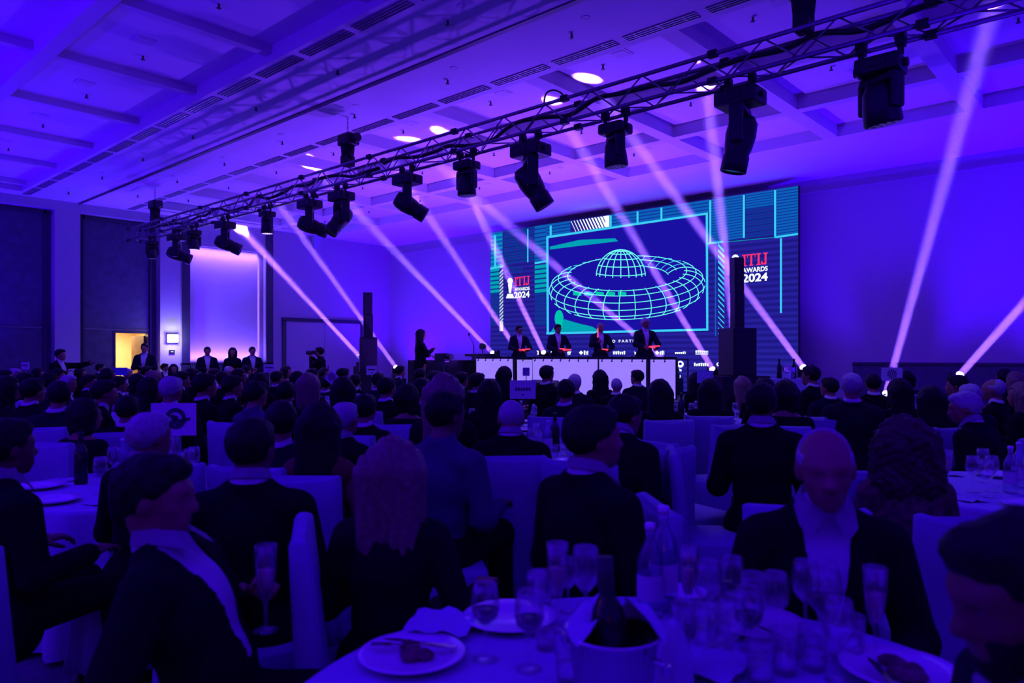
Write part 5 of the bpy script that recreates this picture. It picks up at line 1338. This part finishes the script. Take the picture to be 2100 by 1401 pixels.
# ------------------------------------------------------------------ tables
near_c = table(.33, 1.50, .86, 'closest to the bald man')
rt_ = random.Random(21)
for (r, d, R, wh) in TB:
    c = table(r, d, R, wh)
    used = [(R*.74*math.cos(k*1.047+r), R*.74*math.sin(k*1.047+r), .145) for k in range(6)]+[(R*.74*math.cos(k*1.047+r+.52), R*.74*math.sin(k*1.047+r+.52), .09) for k in (1, 3, 5)]
    for k in range(13 if d < 7 else 9):
        for tr_ in range(40):
            a = rt_.uniform(0, 6.28); q_ = R*math.sqrt(rt_.uniform(.02, .85))
            if all(math.hypot(q_*math.cos(a)-ux, q_*math.sin(a)-uy) > ur+.042 for ux, uy, ur in used): break
        else: continue
        used.append((q_*math.cos(a), q_*math.sin(a), .042))
        kd = rt_.choice(['wine', 'empty', 'empty', 'flute', 'tumbler', 'tumbler', 'wine'])
        nm = {'wine': 'half-full wine glass', 'empty': 'empty wine glass', 'flute': 'champagne flute', 'tumbler': 'low water glass'}[kd]
        place(kd, c+Vector((q_*math.cos(a), q_*math.sin(a), TZ)), a, '%s on the round table %s' % (nm, wh), '%s on the table %s' % (nm, wh))
    for k in range(4 if d < 7 else 3):
        for tr_ in range(60):
            a = rt_.uniform(0, 6.28); q_ = R*.55*math.sqrt(rt_.random())
            if all(math.hypot(q_*math.cos(a)-ux, q_*math.sin(a)-uy) > ur+.042 for ux, uy, ur in used): break
        else: continue
        used.append((q_*math.cos(a), q_*math.sin(a), .042))
        kd = ('water', 'water', 'winebottle', 'water')[k]; nm = 'dark wine bottle' if kd == 'winebottle' else 'clear water bottle with white cap'
        place(kd, c+Vector((q_*math.cos(a), q_*math.sin(a), TZ)), a, '%s on the round table %s' % (nm, wh), '%s on the table %s' % (nm, wh))
    for k in range(6):
        a = k*1.047+r; place('plate', c+Vector((R*.74*math.cos(a), R*.74*math.sin(a), TZ)), a, 'white dinner plate on the round table %s' % wh, 'plates on the table %s' % wh)
        if k % 2: place('napkin', c+Vector((R*.74*math.cos(a+.52), R*.74*math.sin(a+.52), TZ-.008)), a, 'crumpled white napkin on the round table %s' % wh, 'napkins on the table %s' % wh, .8)

# near table setting, each piece where it stands
def on(px, py, h_=0.0): return at_z(px, py, TZ+h_) - Vector((0, 0, h_))
G = [('flute', 1143, 1292, 'half-full champagne flute before the man with the dark tie', 1.1), ('empty', 1201, 1285, 'tall empty wine glass beside the half-full flute', 1.12), ('water', 1333, 1262, 'water bottle with white cap, the shorter of two behind the ice bucket', 1.05), ('water', 1360, 1248, 'water bottle with white cap, the taller of two behind the ice bucket', 1.2),
     ('wine', 995, 1352, 'wine glass with red wine beside the cutlery plate', .95), ('wine', 1085, 1372, 'wine glass with red wine between cutlery plate and ice bucket', .95), ('empty', 1165, 1255, 'empty wine glass behind the plate with a glint', .8), ('tumbler', 1112, 1240, 'low water glass on the plate side near the fair-haired woman', 1.0),
     ('flute', 1412, 1280, 'champagne flute beside the water bottles', 1.0), ('empty', 1452, 1300, 'empty wine glass in front of the empty sideways chair', 1.0), ('wine', 1500, 1290, 'dark red wine glass before the bald man\'s sleeve', 1.0), ('tumbler', 1430, 1330, 'water glass with glinting rim beside the wedge napkin', 1.0), ('empty', 1545, 1335, 'empty wine glass beside the plate before the bald man', 1.0),
     ('wine', 1690, 1345, 'large wine glass with dark wine before the bald man\'s shirt', 1.15), ('flute', 1795, 1352, 'tall champagne flute with a little left beside the food plate', 1.05), ('tumbler', 1610, 1380, 'water glass among the glasses before the bald man', 1.0), ('empty', 1500, 1385, 'empty wine glass beside the bucket side of the bald man', .95),
     ('tumbler', 1560, 1400, 'low water glass at the near rim of the table', 1.0), ('empty', 1720, 1395, 'empty wine glass between the tumblers and the food plate', .95), ('wine', 1400, 1392, 'wine glass with red wine touching the ice bucket side', .9), ('tumbler', 1165, 1398, 'water glass at the foot of the ice bucket', .9), ('empty', 1652, 1300, 'empty wine glass close to the bald man\'s jacket', 1.0),
     ('tumbler', 1475, 1318, 'water glass between the wedge napkin and the dark red wine', 1.0), ('empty', 1590, 1322, 'empty wine glass behind the tea light of the bald man', .95), ('tumbler', 1668, 1372, 'water glass beside the large dark wine glass', 1.0), ('empty', 1445, 1398, 'empty wine glass at the near rim beside the crumpled napkin', .9),
     ('wine', 1535, 1362, 'wine glass with red wine between the tumblers', .95), ('tumbler', 1745, 1345, 'water glass beside the tall flute', 1.0), ('empty', 1100, 1300, 'empty wine glass in front of the glinting plate', .85), ('tumbler', 1210, 1318, 'water glass behind the ice bucket', 1.0)]
for (k, px, py, lab, s) in G:
    t = place(k, on(px, py), random.uniform(0, 6), lab, None, s)
def plate_on(px, py, lab, s=1.0, food=None):
    t = place('plate', on(px, py), 0, lab, None, s)
    if food:
        f = MB(); rf = random.Random(px)
        for k in range(9):
            a = rf.uniform(0, 6.28); q_ = .055*rf.random(); f.lathe([(0, .004), (.022, .006), (.026, .014), (.012, .026), (0, .028)], 8, (q_*math.cos(a), q_*math.sin(a), 0))
        o = f.build('leftover_food', m_food, None, True, t.location+Vector((0, 0, .004))); tag(o, 'dark leftover food on the %s' % food, 'food')
    return t
plate_on(845, 1352, 'white plate with crossed cutlery and scraps at the table edge', 1.0, 'plate with crossed cutlery')
plate_on(1045, 1275, 'white plate with a bright glint behind the wine glasses', 1.0)
plate_on(1548, 1285, 'white plate before the empty sideways chair', 1.0)
plate_on(1845, 1385, 'white plate of leftovers before the bearded man', 1.0, 'plate before the bearded man')
for (k, px, py, rz, lab) in (('fork', 838, 1325, 2.3, 'steel fork laid across the plate with scraps'), ('knife', 862, 1322, 2.0, 'steel knife laid across the plate with scraps'), ('knife', 1815, 1390, .6, 'steel knife on the plate of leftovers'), ('fork', 1560, 1290, 1.2, 'steel fork on the plate before the sideways chair')):
    p = on(px, py, .024); place(k, p+Vector((0, 0, .024)), rz, lab, None)
place('napkin', on(905, 1290), .6, 'crumpled white napkin beside the plate with scraps', None, 1.15)
place('napkin', on(1450, 1372), 1.6, 'crumpled white napkin among the glasses by the ice bucket', None, 1.2)
place('bowl', on(1400, 1240), 0, 'small white bowl behind the flute by the water bottles', None, .8)
# ice bucket with bottle and napkin
p = on(1258, 1462)
t = thing('ice_bucket', 'polished steel ice bucket holding a wrapped bottle', 'bucket', p)
MB().lathe([(0, 0), (.072, 0), (.078, .01), (.098, .17), (.106, .175), (.106, .182), (.095, .178), (.074, .012), (0, .012)], 32).build('bucket_body', m_steel, t, True)
for s in (-1, 1): MB().tube((s*.098, 0, .14), (s*.13, 0, .14), .008).tube((s*.13, 0, .14), (s*.13, 0, .12), .01).build('handle', m_steel, t)
b_ = thing('wine_bottle', 'dark bottle standing in the steel ice bucket', 'bottle', p+Vector((0, 0, .016))); 
for nm, me in (('bottle_body', me_wbot),): link(nm, me, b_)
MB().lathe([(.0155, .235), (.0178, .25), (.0178, .318), (0, .319)], 14).build('foil', m_black, b_, True); b_.rotation_euler = (.06, -.03, 0); b_.scale = (1.02,)*3
m = MB(); rows = []
for i in range(13):
    row = []
    for j in range(29):
        a = j/28*4.4+.2; f = i/12; rr_ = .024+.062*f+.024*max(0, f-.8)*5; row.append((rr_*math.cos(a)*(1+.06*math.sin(5*a)), rr_*math.sin(a)*(1+.05*math.sin(3*a)), .215-.020*f+.022*math.sin(a*2.5+.6)+.010*math.sin(7*a+4*f)-.05*max(0, f-.8)*5*(.5+.5*math.sin(a*2.5+.6))))
    rows.append(row)
m.grid(rows); o = m.build('napkin', m_white, None, True, p+Vector((0, 0, .012))); tag(o, 'white cloth napkin wrapped round the bottle in the ice bucket', 'napkin')
# folded napkin wedge and flower-less vase shape seen at the lower edge
m = MB(); m.lathe([(.05, 0), (.045, .06), (.02, .14), (0, .16)], 6); o = m.build('folded_napkin', m_white, None, False, on(1385, 1398)); tag(o, 'white napkin folded to a peak beside the ice bucket', 'napkin')
for (px, py, lab) in ((1120, 1330, 'small tea light glass before the half-full flute'), (1480, 1345, 'small tea light glass before the sideways chair'), (1630, 1345, 'small tea light glass before the bald man')):
    t = thing('tea_light', lab, 'candle', on(px, py)); MB().lathe([(0, 0), (.026, 0), (.03, .05), (.028, .05), (.024, .006), (0, .006)], 14).build('glass_body', m_glass, t, True)
    MB().lathe([(0, .006), (.02, .006), (.02, .02), (0, .021)], 12).build('wax', m_china, t, True)
# flute in the man's hand
pf = at_d(545, 1294, 2.05)
place('flute', pf, 0, 'champagne flute held up by the man in the white open shirt', None, 1.08)
m = MB()
pl0, pl1 = at_d(360, 1188, 1.93), at_d(398, 1268, 1.93)
for k in range(2): m.tube(pl0+RT*.012*k, pl1+RT*.018*k, .004, n=5)
m.tube(pl1, pl1+RT*.018, .004, n=5)
o = m.build('reading_glasses', m_black); tag(o, 'dark folded glasses hooked in the white open shirt', 'glasses')
# service table bottles
for (px, py, k, lab) in ((1598, 772, 'winebottle', 'dark bottle on the tall service table'), (1606, 774, 'water', 'clear bottle on the tall service table'), (1628, 772, 'winebottle', 'dark bottle beside the napkin on the tall service table')):
    q_ = at_d(px, py, 11.6); place(k, Vector((q_.x, q_.y, SVC.z+.005)), 0, lab, None)
q_ = at_d(1618, 777, 11.55)
t = thing('ice_bucket', 'steel bucket with a draped napkin on the tall service table', 'bucket', (q_.x, q_.y, SVC.z+.005)); MB().lathe([(0, 0), (.08, 0), (.10, .18), (.095, .18), (.075, .01), (0, .01)], 18).build('bucket_body', m_steel, t, True)
MB().slab([(-.06, -.11, .02), (.07, -.11, .0), (.06, -.05, .22), (-.05, -.05, .22)], (0, .01, .005)).build('napkin', m_white, t)
# phone held up by a guest
p = at_d(630, 786, 8.27); t = thing('phone', 'lit mobile phone held up by the fair-haired guest', 'phone', p, face(.05, 1)); MB().box((0, 0, 0), (.15, .010, .075), bev=.003).build('case', m_black, t); MB().box((0, -.0058, 0), (.135, .002, .066)).build('display', M_emit('phone_display', (.15, .4, .6), .5), t)
# placards on the tables
placard(356, 827, 893, 92, 4.75, 'large white table placard with a round globe emblem and wing', 'globe')
placard(1072, 780, 818, 53, 8.0, 'white table placard with six dark letters before the drum desk', 'text')
placard(1079, 754, 771, 14, 10.5, 'small violet card on a thin stand before the drum desk', 'none', mat=M('violet_card', (.25, .16, .5), .8, var=.05))
placard(1829, 754, 781, 43, 9.6, 'white table placard with a dark spiky burst emblem', 'burst')
placard(552, 747, 764, 23, 13.3, 'white table placard with a single text line before the lit niche', 'line')
placard(762, 750, 769, 21, 13.4, 'white table placard with a single text line under the far column loudspeaker', 'line')
placard(52, 743, 758, 16, 13.6, 'tiny white table placard before the first timber bay', 'line')
placard(246, 754, 770, 30, 13.5, 'plain blue card standing before the lit doorway', 'none', mat=M('blue_card', (.10, .10, .5), .8, var=.05))
placard(680, 763, 785, 20, 9.0, 'white table card tilted on its corner', 'burst', tilt=.75)
placard(1446, 760, 786, 33, 9.2, 'pale blue printed card before the column loudspeaker riser', 'none', mat=M('pale_blue_card', (.28, .28, .55), .8, var=.3, scale=60))
